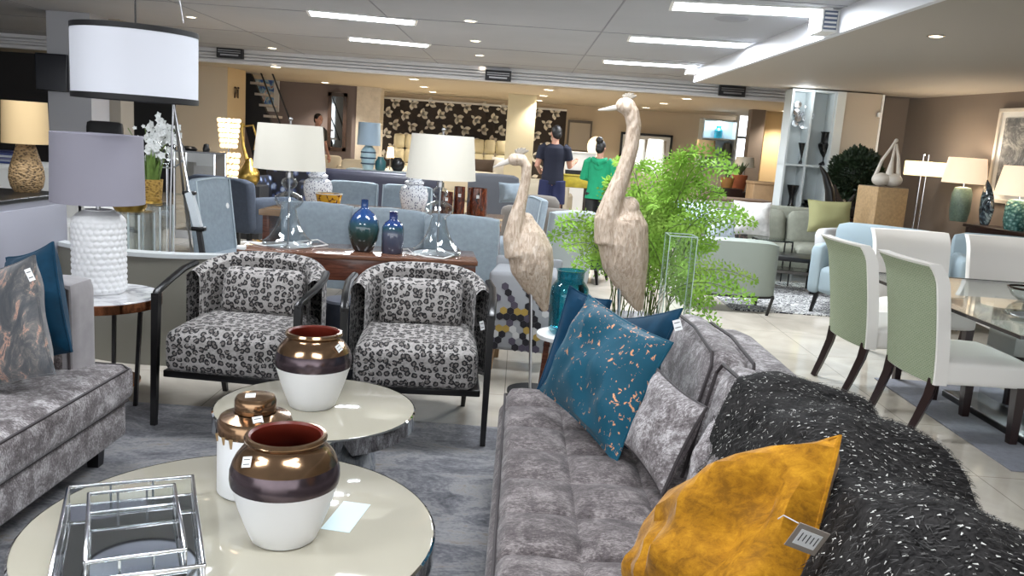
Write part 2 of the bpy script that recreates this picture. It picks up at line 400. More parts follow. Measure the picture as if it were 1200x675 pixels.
# far-left walls
yl = 16.6
structure(B().span((-15, yl, 0), (bx(128, yl), yl + .15, 2.6)).build('wall_far_left', mDarkRoom, smooth=False))
structure(B().span((bx(128, yl), yl + .02, 0), (bx(206, yl), yl + .15, 2.6)).build('door_1', mat('painted_dark_opening', (14, 14, 15), .6), smooth=False))  # solid panel; the dark of the doorway is painted on
structure(B().span((bx(206, yl), yl, 0), (bx(266, yl), yl + .15, 2.6)).build('wall_tan', mTanWall, smooth=False))
wall_between('wall_lit_pier', (bx(266, yl), yl, 0), (bx(287, 17.4), 17.4, 0), 2.6, mat('lit_tan_wall', (205, 180, 140), .8), -.12)  # lit face of the tan wall, the light put into its colour
wall_between('wall_stair_side', (bx(287, 17.4) - .1, 17.4, 0), (bx(288, 20.7), 20.7, 0), 2.6, mMauve, -.1)
structure(B().span((-7, 20.6, 0), (bx(418, 20.6), 20.75, 2.6)).build('wall_stairwell', mMauve, smooth=False))
structure(B().span((-15, -6, 0), (-14.85, 20, CZ)).build('wall_left', mGreyCol, smooth=False))
structure(B().span((-6.2, YW, 0), (12, YW + .15, 2.6)).build('wall_back', mTanWall, smooth=False))
structure(B().span((10.9, 13, 0), (11.05, 24, 2.6)).build('wall_far_right', mTanWall, smooth=False))
# wallpaper: dark panel with printed blossoms
wp = B(); x0, x1, x2, x3 = bx(444, YW), bx(598, YW), bx(626, YW), bx(661, YW)
wp.span((x0, YW - .04, 0), (x1 + .4, YW + .01, 2.36)).span((x1 + .4, YW - .04, 0), (x3, YW + .01, 2.36)); wp.m(1)
def petal(cx, cz, a, r):
    pts = []
    for k in range(9):
        t = k / 8; w = math.sin(PI * min(1, t * .98 + .02)) ** .9 * .3 * r
        pts.append((t * r, w))
    pts += [(x, -w) for x, w in pts[::-1][1:-1]]
    vs = [(cx + x * math.cos(a) - y * math.sin(a), YW - .043, cz + x * math.sin(a) + y * math.cos(a)) for x, y in pts]
    wp.add(vs, [tuple(range(len(vs)))])
row = 0; zz = 2.27
while zz > .5:
    xx = x0 + (.16 if row % 2 else .36)
    while xx < x3 - .15:
        rot = (random.random() - .5) * .7 + (.5 if (row + int(xx * 3)) % 2 else -.4)
        for k in range(4): petal(xx, zz, rot - .9 + k * .85 + (1.4 if k == 3 else 0), .19 if k < 3 else .12)
        xx += .47
    zz -= .29; row += 1
structure(wp.build('wall_papered', [mPaper, mFlower], smooth=False))
structure(B().span((x0, YW - .07, 2.33), (x3, YW, 2.38)).build('trim_4', mWhite, smooth=False))
# columns
def column(name, pxa, pxb, Y, m, top=LZ, depth=.5):
    a, b = bx(pxa, Y), bx(pxb, Y); return structure(B().span((a, Y, 0), (b, Y + depth, top)).build(name, m, smooth=False))
column('column', 592, 625, 19, mCreamCol); column('column', 416, 444, 20.5, mat('stone_column', (214, 206, 194), .5, .12, 9)); column('column', 58, 108, 11.4, mGreyCol, CZ, .75)
column('column', 877, 893, 18.5, mTaupe, LZ, .3); column('column', 894, 927, 18.8, mat('lit_beige_wall', (214, 186, 140), .8), LZ, .3)  # second one is a lit beige wall, warm light put into its colour
# white roller-blind recess, window and its bars, dark reveal
w0, w1 = bx(666, 22.5), bx(690, 22.5)
wn = structure(B().span((w0 - .05, 22.5, 1.05), (w1 + .05, 22.62, 2.12)).build('window_2', mat('grey_reveal', (112, 106, 100), .7), smooth=False))
B().span((w0, 22.46, 1.35), (w1, 22.5, 2.05)).build('roller_blind', mat('pale_blind', (176, 168, 156), .8), wn, smooth=False)
a, b = at(861, 189, 21.9), at(888, 136, 21.9)
wn = structure(B().span((a.x - .08, 21.86, a.z - .08), (a.x, 21.98, b.z + .05)).span((b.x, 21.86, a.z - .08), (b.x + .08, 21.98, b.z + .05)).span((a.x, 21.86, a.z - .08), (b.x, 21.98, a.z)).span((a.x, 21.86, b.z), (b.x, 21.98, b.z + .05)).build('window_1', mWhite, smooth=False))
B().span((a.x, 21.93, a.z), (b.x, 21.95, b.z)).build('window_pane', mWinGlow, wn, smooth=False)
mz = a.z + (b.z - a.z) * .52; mm = (a.x + b.x) / 2 + .05
B().span((mm - .03, 21.88, mz), (mm + .03, 21.95, b.z)).span((a.x, 21.88, mz - .03), (b.x, 21.95, mz + .03)).build('window_bar', mat('grey_mullion', (150, 156, 160), .6), wn, smooth=False)

# ------------------------------------------------------------------ lamps of the building
def light(name, kind, loc, power, col=(1, .93, .82), size=.2, rot=(0, 0, 0), **k):
    d = bpy.data.lights.new(name, kind); d.energy = power; d.color = col
    if kind == 'AREA':
        d.shape = 'RECTANGLE'; d.size, d.size_y = size if isinstance(size, tuple) else (size, size)
    elif kind in ('POINT', 'SPOT'): d.shadow_soft_size = size if not isinstance(size, tuple) else size[0]
    for a_, v in k.items(): setattr(d, a_, v)
    o = bpy.data.objects.new(name, d); COL.objects.link(o); o.location = loc; o.rotation_euler = rot; return o
strips = [((361.7, 11.7), (486.7, 23.3), (492.3, 31.7), 'long ceiling light panel nearer of the two on the dark side of the ceiling'),
          ((410, 43), (503, 51.5), (512, 59), 'long ceiling light panel above the far beam, the shorter-looking of that pair'),
          ((791, 1), (975, 10), (960, 22), 'long ceiling light panel closest to the camera beside the white soffit edge'),
          ((740, 42), (890, 51), (836, 56), 'long ceiling light panel beside the soffit edge, the middle one of three'),
          ((708, 70), (820, 76.5), (790, 83), 'long ceiling light panel beside the soffit edge, farthest of three')]
for (p, q, r_, lab) in strips:
    P, Q = on(p[0], p[1], CZ), on(q[0], q[1], CZ); d = (Q - P).normalized(); L = min((Q - P).length, 1.5 if P.x < 0 else (2.46 - P.x) / d.x); ang = math.atan2(d.y, d.x)
    W = .42; c = P + d * L / 2 + V((-d.y, d.x, 0)) * W / 2
    t = thing('ceiling_light', lab, 'ceiling light', (c.x, c.y, CZ), ang)
    fb = B(); fb.span((-L / 2 - .03, -W / 2 - .03, -.012), (L / 2 + .03, -W / 2, .02)).span((-L / 2 - .03, W / 2, -.012), (L / 2 + .03, W / 2 + .03, .02)).span((-L / 2 - .03, -W / 2, -.012), (-L / 2, W / 2, .02)).span((L / 2, -W / 2, -.012), (L / 2 + .03, W / 2, .02))
    fb.build('frame', mWhite, t, smooth=False); B().span((-L / 2, -W / 2, -.008), (L / 2, W / 2, .01)).build('diffuser', mTubeGlow, t, smooth=False)
    light('strip_lamp', 'AREA', (c.x, c.y, CZ - .03), 80, (.9, .95, 1), (L, W), (0, 0, ang))
def downlight(px, py, z, label, group=None, r=.055, power=16, rim=mWhite):
    p = on(px, py, z); t = thing('downlight', label, 'downlight', (p.x, p.y, z), 0, group)
    B().lathe([(r + .02, .012), (r + .02, -.006), (r, -.01), (r, .012)], seg=20).build('trim_ring', rim, t)
    B().cyl((0, 0, -.006), r, .014, 18).build('bulb_face', mBlackGlow, t)
    if power: light('downlight_lamp', 'SPOT', (p.x, p.y, z - .03), power, (1, .9, .76), .05, spot_size=R(120), spot_blend=.7)
for px, py in ((551, 24), (557, 47.5), (562, 64.5), (565.5, 78)): downlight(px, py, CZ, 'small recessed downlight in the receding row of four on the grey ceiling', 'row of four ceiling downlights', .06, 10)
downlight(224, 19.5, CZ, 'small recessed downlight above the white drum pendant', r=.055, power=10); downlight(319, 56, CZ, 'small recessed downlight just in front of the far beam, above the stairs', r=.07, power=10)
for px, py in ((323, 78), (381, 96.5), (402, 103), (485, 92.5), (497, 101.5), (507, 107.5), (643, 105), (637, 112), (632, 117.5), (757, 126), (778, 121), (805, 115.5), (855, 137), (921, 130)):
    downlight(px, py, LZ, 'glowing round downlight in the low warm ceiling beyond the beam', 'downlights of the far ceiling', .09, 150)
t = downlight(1097, 41.5, SZ, 'recessed downlight with oval chrome rim in the low soffit near the art wall', r=.05, power=25, rim=mChrome)
p = on(857, 22, CZ); v = thing('ceiling_speaker', 'flat round grey ceiling grille between bright light panels', 'speaker', (p.x, p.y, CZ))
B().lathe([(.0001, -.012), (.13, -.012), (.16, 0), (.16, .01)], seg=28).build('grille', mat('grey_grille', (140, 142, 150), .6), v)
# air grilles on the beam
for px, py, lab in ((271, 62.5, 'black air grille on the beam right of the white drum pendant'), (584, 89, 'black air grille on the beam above the cream column'), (857, 107, 'black air grille on the beam above the far window')):
    p = at(px, py, YB - .1); v = thing('air_vent', lab, 'air vent', (p.x, YB - .1, p.z))
    B().span((-.23, -.1, -.09), (.23, 0, .09)).build('housing', mat('dark_vent', (40, 40, 44), .5), v, smooth=False)
    B().span((-.16, -.115, -.05), (.16, -.1, -.025)).span((-.2, -.115, .0), (.2, -.1, .012)).span((-.2, -.115, .035), (.2, -.1, .047)).build('slat', mSteel, v, smooth=False)
for px, py, lab, k in ((968, 27, 'white louvred box on the soffit edge nearer the camera', 1.), (812, 80, 'white louvred box at the far end of the soffit edge', 1.05)):
    q = on(px, py, 2.66); p = at(px, py, 2.53 * 0 + q.y)
    d = ray(px, py); s_ = 2.5 / d.x; p = V((0, 0, EYE)) + d * s_
    v = thing('louvred_vent', lab, 'vent', (2.55, p.y, p.z))  # air vent, built as a louvred box
    B().span((-.14, -.16, -.09), (0, .16, .09)).build('casing', mWhite, v, smooth=False)
    b_ = B(); b_.span((-.125, -.163, -.075), (-.015, -.16, .075)); b_.m(1)
    for q in range(4): b_.span((-.12, -.168, -.06 + q * .035), (-.02, -.163, -.045 + q * .035))
    b_.build('louvre', [mat('blue_grey_louvre', (92, 104, 130), .3), mWhite], v, smooth=False)

# ------------------------------------------------------------------ daylight: open shopfront behind and beside the camera
W = bpy.data.worlds.new('sky'); S.world = W; W.use_nodes = True
bg = W.node_tree.nodes['Background']; bg.inputs[0].default_value = (.92, .96, 1, 1); bg.inputs[1].default_value = 2.3
vs_ = S.view_settings; vs_.view_transform = 'Standard'; vs_.look = 'None'; vs_.gamma = 1; vs_.use_curve_mapping = False; vs_.exposure = .45
S.display_settings.display_device = 'sRGB'
# ================================================================== NEAR GROUP
# ---- area rug
def mk_rug():
    n = N('distressed_grey_rug'); n.set(rough=.95, sheen=.2)
    f = n.noise(2.6, 9, 1.6, n.mapped((.7, 1.6, 1)), .78); g = n.noise(60, 3)
    n.col(n.ramp(n.math('ADD', n.math('MULTIPLY', f, .8), n.math('MULTIPLY', g, .2)), [(.38, srgb((66, 66, 72))), (.47, srgb((104, 104, 110))), (.55, srgb((142, 141, 142))), (.64, srgb((126, 114, 104)))])); n.bump(g, .4, .004); return n.m
tag(B().box((-.95, 2.2, .006), (2.9, 4.0, .012), .004).build('area_rug', mk_rug(), loc=(-.95, 2.2, 0)), 'mottled grey low-pile rug under the round coffee tables', 'rug')

# ---- large tufted sofa with its back to the dining side
sf = thing('tufted_sofa', 'taupe crushed velvet sofa with tufted bench seat and fur throw over its back', 'sofa', (.5, 2.2, 0))
Y0, Y1 = .55, 3.6
NX, NY = 4, 12
def seat(u, v):
    x = -.0 + u * .74; y_ = Y0 + v * (Y1 - Y0)
    z = .43
    fu, fv = (u * NX * .78) % 1, (v * NY) % 1
    tuft = (abs(math.sin(PI * fu)) ** .35) * (abs(math.sin(PI * fv)) ** .35)
    z += -.028 + .034 * tuft + .006 * noise.noise(V((x * 9, y_ * 9, 0)))
    e = .05
    if u < .07: k = 1 - u / .07; z -= .045 * k * k; x += -.012 * (1 - k)
    if v > .975: z -= .04 * ((v - .975) / .025) ** 2
    return (x, y_, z)
b = B().grid(seat, 84, 190)
b.grid(lambda u, v: (lambda s: (s[0] - .02 * math.sin(PI * u), s[1], s[2] * (1 - u) + .27 * u))(seat(0, v)), 8, 190)
b.grid(lambda u, v: (lambda s: (s[0], s[1] + .02 * math.sin(PI * u), s[2] * (1 - u) + .27 * u))(seat(v, 1)), 8, 84)
b.build('seat_cushion', mSeatVel, sf, world=True)
b = B(); b.span((.02, Y0, .08), (1.0, Y1 - .01, .30), .02).build('base', mGreyVel, sf, world=True)
b = B(); b.tube([(-.006, Y0, .275), (-.006, Y1, .275), (.74, Y1 + .006, .275)], .007, 6); b.tube([(.002, Y0, .385), (.002, Y1 - .02, .385), (.7, Y1 + .004, .385)], .006, 6)
b.build('piping', mPipe, sf, world=True)
# outer back frame
b = B(); b.puff((.93, (Y0 + Y1) / 2 - .02, .5), (.2, Y1 - Y0 - .04, .56), .07, 0, 14).build('back_frame', mGreyVel, sf, world=True)
b = B(); b.tube([(1.015, Y0, .735), (1.015, 2.5, .735), (1.0, Y1 - .09, .735), (.9, Y1 - .05, .74)], .007, 6); b.build('piping', mPipe, sf, world=True)
rt = Matrix.Rotation(R(12), 3, 'Y')
for k, (ya, yb) in enumerate(((2.72, 3.5), (1.86, 2.68), (1.0, 1.82))):
    b = B(); b.puff((.725, (ya + yb) / 2, .605), (.15, yb - ya - .02, .44), .055, .02, 12, rot=rt)
    o = b.build('back_cushion', mGreyVel, sf, world=True)
    q = B()
    for sx in (-.075, .075):
        pts = [V((sx, (ya - yb) / 2 + .03, -.2)), V((sx, (ya - yb) / 2 + .02, .18)), V((sx, (ya - yb) / 2 + .06, .218)), V((sx, 0, .236)), V((sx, (yb - ya) / 2 - .06, .218)), V((sx, (yb - ya) / 2 - .02, .18)), V((sx, (yb - ya) / 2 - .03, -.2))]
        q.tube([rt @ p + V((.725, (ya + yb) / 2, .605)) - V((.5, 2.2, 0)) for p in pts], .0065, 6)
    q.build('piping', mPipe, o)
for x, y_ in ((.08, 3.5), (.94, 3.5), (.08, .7), (.94, .7)): B().bar((x, y_, .012 if x < .5 and y_ < 4.1 else 0), (x, y_, .09), .05, None, .06).build('leg', mDarkLeg, sf, world=True)

# ---- speckled faux fur throw over the back
def mk_fur():
    n = N('speckled_dark_fur'); n.set(rough=.85, sheen=0., spec=.15)
    f = n.noise(14, 6, 1.5, rough=.7); n.col(n.ramp(f, [(.35, srgb((20, 19, 19))), (.6, srgb((48, 46, 45)))])); return n.m
mFurD = mk_fur(); mFurM = mat('grey_fur_strand', (58, 56, 54), .8); mFurW = mat('white_fur_tip', (186, 184, 178), .7)
prof = [(.40, .46), (.48, .50), (.54, .60), (.60, .74), (.665, .865), (.79, .89), (.92, .855), (1.03, .82), (1.085, .72), (1.11, .56), (1.13, .42), (1.14, .30)]
def pr(u):
    t = u * (len(prof) - 1); i = min(int(t), len(prof) - 2); f = t - i
    return prof[i][0] * (1 - f) + prof[i + 1][0] * f, prof[i][1] * (1 - f) + prof[i + 1][1] * f
def throw(u, v):
    x, z = pr(u); far = 2.40 + .04 * math.sin(u * 9) - (.42 * max(0, .42 - u) / .42) ; y_ = .8 + v * (far - .8)
    fold = .024 * math.sin(y_ * 13 + u * 3.5 + 1.4 * math.sin(u * 5)) + .03 * noise.noise(V((x * 4, y_ * 4, z * 4))) + .012 * noise.noise(V((x * 13, y_ * 13, 3)))
    k = .5 + .5 * math.sin(PI * u)
    taper = min(1, (1 - v) * 9)
    return V((x + fold * .5 * (u - .4), y_, z + .012 + fold * k * (.4 + .6 * taper) - .012 * (1 - taper)))
tb = B().grid(throw, 70, 90); NS = 40000
for k in range(NS):
    u, v = random.random(), random.random(); p = throw(u, v); du = throw(min(1, u + .01), v) - p; dv = throw(u, min(1, v + .01)) - p
    nr = du.cross(dv); 
    if nr.length < 1e-12: continue
    nr.normalize()
    if nr.z < -.2: nr = -nr
    d = (nr * .16 + du.normalized() * random.uniform(.2, .8) * (1 if u > .45 else -1) + V((random.uniform(-.5, .5), random.uniform(-.5, .5), -.1))).normalized()
    L = random.uniform(.010, .019); s_ = d.cross(nr).normalized() * random.uniform(.0008, .0014)
    wt = random.random() < .13; p = p + nr * .004; tb.m(2 if wt else (1 if random.random() < .35 else 0))
    if wt: s_ *= 1.6; L *= .5; d = (d - nr * .12).normalized()
    tb.add([p - s_, p + s_, p + d * L + s_ * .3, p + d * L - s_ * .3], [(0, 1, 2, 3)])
tag(tb.build('fur_throw', [mFurD, mFurM, mFurW], loc=(.8, 1.6, .3)), 'dark grey speckled faux fur throw draped over the sofa back', 'throw')

# ---- cushions on the tufted sofa
P = at
quad_pillow('scatter_cushion', 'cushion', 'plain navy-teal velvet cushion behind the foil-patterned one, its corner with a white tag', (P(668, 460, 3.46), P(735, 525, 2.92), P(799, 362, 3.02), P(700, 375, 3.46)), .13, mTeal, seed=2)
o = bpy.data.objects['scatter_cushion']; price_tag(o, P(794, 381, 2.99), .03, .04, V((-.5, -1, .2)), .4)
quad_pillow('scatter_cushion', 'cushion', 'dark teal velvet cushion tucked farthest back at the end of the tufted sofa', (P(628, 462, 3.55), P(690, 470, 3.5), P(716, 352, 3.6), P(668, 335, 3.6)), .12, mat('deep_teal_velvet', (12, 58, 86), .7, .2, 9, sheen=.1, spec=.15), seed=5)
quad_pillow('scatter_cushion', 'cushion', 'bright teal velvet cushion flecked with copper foil on the tufted sofa', (P(634, 457, 3.26), P(722, 543, 2.74), P(788, 402, 2.9), P(690, 346, 3.3)), .17, mFoilTeal, seed=8, wr=.034)
quad_pillow('scatter_cushion', 'cushion', 'small grey crushed velvet cushion leaning beside the flecked teal one', (P(733, 520, 2.72), P(776, 580, 2.44), P(828, 478, 2.5), P(771, 433, 2.82)), .11, mGreyVel, mPipe, seed=11)
quad_pillow('scatter_cushion', 'cushion', 'grey crushed velvet cushion half hidden under the fur throw', (P(797, 612, 2.28), P(842, 640, 2.0), P(872, 532, 2.12), P(838, 488, 2.36)), .1, mGreyVel, mPipe, seed=13)
mc = quad_pillow('scatter_cushion', 'cushion', 'mustard yellow velvet cushion in front of the fur throw', (P(738, 700, 1.74), P(915, 770, 1.44), P(984, 512, 1.58), P(800, 580, 1.86)), .30, mMustard, seed=20, wr=.055, pinch=-.015)
q = P(946, 632, 1.43)
b = B(); Mx = Matrix.Rotation(R(14), 3, 'X') @ Matrix.Rotation(R(20), 3, 'Y'); b.box(q, (.064, .002, .056), .0009, rot=Mx); b.m(1); b.box(q + V((0, -.0018, 0)), (.044, .0008, .034), rot=Mx); b.m(2)
for k in range(5): b.box(q + Mx @ V((-.016 + k * .008, -.0028, .002)), (.0018, .0004, .02 - .004 * (k % 2)), rot=Mx)
b.build('price_tag', [mat('clear_tag_sleeve', (150, 140, 130), .3), mTag, mInk], mc, smooth=False, world=True, label='white printed price tag in a clear sleeve')
B().tube([q + V((-.02, 0, .03)), q + V((-.05, -.004, .045)), P(912, 608, 1.46)], .0012, 5).build('tag_loop', mTag, mc, world=True)

# ---- sofa along the dark side
ls = thing('velvet_sofa', 'grey crushed velvet sofa with block arm and dark piping, beside the marble side table', 'sofa', (-2.1, 2.3, 0))
B().puff((-2.0, 1.9, .355), (.8, 3.2, .17), .05, .02, 14).build('seat_cushion', mGreyVel, ls, world=True)
B().span((-2.6, .3, .12), (-1.63, 3.46, .275), .02).build('base', mGreyVel, ls, world=True)
B().tube([(-1.612, .4, .425), (-1.612, 3.44, .425), (-1.66, 3.485, .425), (-1.8, 3.49, .425)], .006, 6).tube([(-1.62, .4, .282), (-1.62, 3.45, .282), (-1.75, 3.49, .282)], .006, 6).build('piping', mPipe, ls, world=True)
am = B().puff((-2.2, 3.4, .53), (.86, .2, .56), .04, 0, 10).build('arm', mVelPlain, ls, world=True)
B().puff((-2.22, 3.30, .60), (.8, .04, .36), .018, 0, 8).build('arm_inset', mSeatVel, am, world=False).location = (2.1, -2.3, 0)
B().tube([(-1.79, 3.30, .44), (-1.79, 3.30, .78), (-1.83, 3.30, .8), (-2.55, 3.30, .8)], .006, 6).build('piping', mPipe, am).location = (2.1, -2.3, 0)
B().puff((-2.68, 1.9, .5), (.24, 3.2, .66), .07, 0, 12).build('back_frame', mGreyVel, ls, world=True)
for x, y_ in ((-1.72, 3.36), (-2.5, 3.36), (-1.72, .5), (-2.5, .5)): B().bar((x, y_, .012), (x, y_, .13), .045, None, .06).build('leg', mBlack, ls, world=True)
quad_pillow('scatter_cushion', 'cushion', 'deep teal velvet cushion against the block arm of the grey sofa', (P(22, 436, 3.22), P(84, 412, 3.05), P(62, 284, 3.3), P(8, 302, 3.36)), .14, mTeal, seed=31)
o = quad_pillow('scatter_cushion', 'cushion', 'slate cushion with coppery marbling in front of the deep teal one', (P(-60, 470, 3.0), P(64, 438, 2.78), P(40, 300, 2.98), P(-40, 322, 3.2)), .15, mSlateFoil, seed=33)
price_tag(o, P(35, 322, 2.86), .02, .045, V((.4, -1, .2)), .4)

# ---- round coffee tables
def coffee_table(label, x, y_, r, h):
    t = thing('coffee_table', label, 'coffee table', (x, y_, .012))
    h -= .012
    B().lathe([(.0001, h), (r - .012, h), (r - .006, h - .003), (r - .006, h - .012), (.0001, h - .012)], seg=72).build('glass_top', mCream, t)
    B().lathe([(r - .006, h - .001), (r, h - .006), (r, h - .066), (r - .015, h - .07), (.0001, h - .07)], seg=72).build('mirrored_rim', mMirror, t)
    B().lathe([(r * .62, h - .07), (r * .62, .03), (r * .66, .03), (r * .66, 0), (.0001, 0)], seg=48).build('drum_base', mMirror, t)
    return t
c2 = coffee_table('larger cream glass round coffee table holding mirrored trays', -.725, 2.185, .558, .38)
c1 = coffee_table('smaller cream glass round coffee table holding one vase, before the leopard chairs', -.735, 3.145, .388, .42)
q = on(404, 524, .34); B().box((q.x + .735 - .05, q.y - 3.145 + .1, .315), (.2, .2, .012), .003, Matrix.Rotation(R(20), 3, 'Z')).build('lower_shelf', mCream, c1)
tag(B().box(on(406, 605, .381), (.085, .19, .0012), rot=Matrix.Rotation(R(-8), 3, 'Z')).build('paper_note', mat('pale_blue_paper', (214, 232, 234), .7), smooth=False, loc=on(406, 605, .3804)), 'pale blue square of paper beside the vase on the larger table', 'paper')

# ---- glazed vases
mBronze = mat('bronze_glaze', (150, 120, 92), .16, .3, 8, metal=.9); mPlum = mat('dark_plum_glaze', (92, 80, 84), .2, .3, 14, metal=.8); mTerra = mat('oxblood_inner_glaze', (104, 36, 24), .35)
def vase(label, loc):
    t = thing('ceramic_vase', label, 'vase', loc)
    B().lathe([(.0001, 0), (.080, 0), (.088, .006), (.106, .05), (.124, .1), (.138, .148), (.144, .165)], seg=48).build('white_body', mWhiteCer, t)
    B().lathe([(.144, .165), (.1465, .182), (.1455, .203), (.139, .224)], seg=48).build('plum_band', mPlum, t)
    B().lathe([(.139, .224), (.130, .242), (.114, .262), (.104, .270), (.101, .278), (.108, .285), (.110, .292), (.106, .299), (.098, .300)], seg=48).build('bronze_neck', mBronze, t)
    B().lathe([(.098, .300), (.092, .294), (.092, .27), (.12, .23), (.132, .18), (.11, .08), (.07, .02), (.0001, .02)], seg=48).build('glazed_inside', mTerra, t)
    return t
v1 = vase('wide white vase with bronze neck nearest the mirrored trays', (-.58, 2.145, .38)); price_tag(v1, V((-.58, 2.145, .38)) + V((-.072, -.105, .255)), .03, .028, V((-.5, -.8, .5)), .3)
v2 = dup(v1, (-.752, 3.15, .42), R(95), 'wide white vase with bronze neck alone on the smaller round table')
t = thing('lidded_jar', 'white ceramic jar with bronze glazed shoulder and lid', 'jar', (-.755, 2.44, .38))
B().lathe([(.0001, 0), (.104, 0), (.111, .006), (.111, .19)], seg=44).build('white_body', mWhiteCer, t)
sh = B().lathe([(.111, .19), (.1115, .222), (.104, .238), (.07, .246), (.062, .25)], seg=44).build('bronze_shoulder', mBronze, t)
for k in range(9): 
    a = -2.6 + k * .35 + random.uniform(-.1, .1); L = random.uniform(.015, .06)
    B().tube([(.1115 * math.cos(a), .1115 * math.sin(a), .195), (.1118 * math.cos(a), .1118 * math.sin(a), .19 - L)], [.008, .003], 6, .3).build('glaze_drip', mat('tan_glaze', (150, 122, 84), .3), sh)
B().lathe([(.058, .25), (.062, .256), (.062, .29), (.056, .3), (.03, .304), (.0001, .305)], seg=40).build('lid', mBronze, t)
price_tag(t, V((-.755, 2.44, .38)) + V((.03, -.072, .247)), .03, .03, V((.3, -.6, .7)), .1); price_tag(t, V((-.755, 2.44, .38)) + V((-.01, -.02, .307)), .03, .022, V((0, -.3, 1)), .2)

# ---- mirrored trays
def tray(label, c, lx, ly, h, rz):
    t = thing('mirrored_tray', label, 'tray', c, rz)
    B().span((-lx / 2, -ly / 2, 0), (lx / 2, ly / 2, .006)).build('mirror_base', mMirror, t, smooth=False)
    for s in (-1, 1):
        B().span((-lx / 2, s * ly / 2 - .003, .006), (lx / 2, s * ly / 2 + .003, h)).build('glass_side', mGlass, t, smooth=False)
        B().span((s * lx / 2 - .003, -ly / 2, .006), (s * lx / 2 + .003, ly / 2, h)).build('glass_side', mGlass, t, smooth=False)
    f = B(); e = .006
    for z in (.004, h):
        for s in (-1, 1): f.box((0, s * ly / 2, z), (lx + .01, e * 1.6, e * 1.4), .002).box((s * lx / 2, 0, z), (e * 1.6, ly + .01, e * 1.4), .002)
    for sx in (-1, 1):
        for sy in (-1, 1): f.box((sx * lx / 2, sy * ly / 2, h / 2), (.008, .008, h), .002)
        for k in (-.17, .17): f.box((sx * lx / 2, k * ly, h / 2), (.004, .006, h)); f.box((k * lx, sx * ly / 2, h / 2), (.006, .004, h))
    f.build('silver_edge', mChrome, t); return t
tray('larger mirrored tray with clear glass sides, under the smaller one', (-.955, 2.04, .381), .33, .55, .062, R(24))
tray('smaller mirrored tray nested inside the larger one', (-.945, 2.04, .391), .22, .40, .062, R(26))

# ---- leopard tub chairs
def leopard_chair(label, x, y_, rz):
    t = thing('leopard_tub_chair', label, 'armchair', (x, y_, .0), rz)
    TH = R(86)
    def shell(u, v):                   # around the back, closed section: outside up, over, inside down
        a = (u * 2 - 1) * TH; top = .795 - .08 * abs(u * 2 - 1) ** 2.2; v4 = v * 4
        if v4 < 1.6: k = v4 / 1.6; r = .36; z = .26 + (top - .02 - .26) * k
        elif v4 < 2.2: k = (v4 - 1.6) / .6; r = .36 - .075 * k; z = top - .02 + .03 * math.sin(PI * k)
        elif v4 < 3.6: k = (v4 - 2.2) / 1.4; r = .285; z = top - .02 - (top - .3) * k
        else: k = (v4 - 3.6) / .4; r = .285 + .075 * k; z = .28 - .02 * k
        bx_, by_ = r * 1.0, r * 1.12
        sa, ca = math.sin(a), math.cos(a)
        e = .72; xx = bx_ * math.copysign(abs(sa) ** e, sa); yy = by_ * math.copysign(abs(ca) ** e, ca)
        return (xx, yy - .03, z)
    bk_ = B(); bk_.grid(shell, 48, 40, cv=True); box_uv(bk_.build('backrest', mLeo, t))
    box_uv(B().puff((0, -.04, .385), (.60, .62, .21), .05, .025, 12, .012).build('seat', mLeo, t))
    box_uv(B().puff((0, .17, .61), (.44, .12, .26), .055, .0, 12, .03, Matrix.Rotation(R(-14), 3, 'X')).build('lumbar_cushion', mLeo, t))
    for s in (-1, 1):
        B().bar((s * .345, -.34, 0.012), (s * .35, -.30, .66), .026, .026, .036).build('leg', mBlack, t)
        B().bar((s * .26, .30, 0), (s * .27, .24, .28), .024, .024, .036).build('leg', mBlack, t)
        B().tube([(s * .35, -.31, .64), (s * .352, -.29, .665), (s * .366, -.12, .70), (s * .37, .02, .73), (s * .35, .12, .75)], .02, 8, .75).build('arm_rail', mBlack, t)
    B().span((-.32, -.30, .245), (.32, .24, .28), .006).build('apron', mBlack, t)
    return t
ch1 = leopard_chair('leopard print tub chair closest to the marble side table', -1.33, 4.2, R(-4))
ch2 = dup(ch1, (-.465, 4.22, 0), R(5), 'leopard print tub chair closest to the carved birds')
price_tag(ch2, V((-.465, 4.22, 0)) + V((.31, -.27, .60)), .022, .045, V((.3, -1, 0)), .25)
t = thing('drum_stool', 'dark glazed round stool in the gap between the leopard chairs', 'stool', (-.93, 4.62, 0))
B().lathe([(.0001, 0), (.12, 0), (.13, .02), (.16, .25), (.13, .5), (.12, .54)], seg=28).build('barrel', mat('dark_blue_glaze', (38, 42, 52), .2, .3, 9), t); B().lathe([(.12, .54), (.115, .553), (.0001, .555)], seg=28).build('top', mat('slate_top', (92, 96, 106), .35), t)

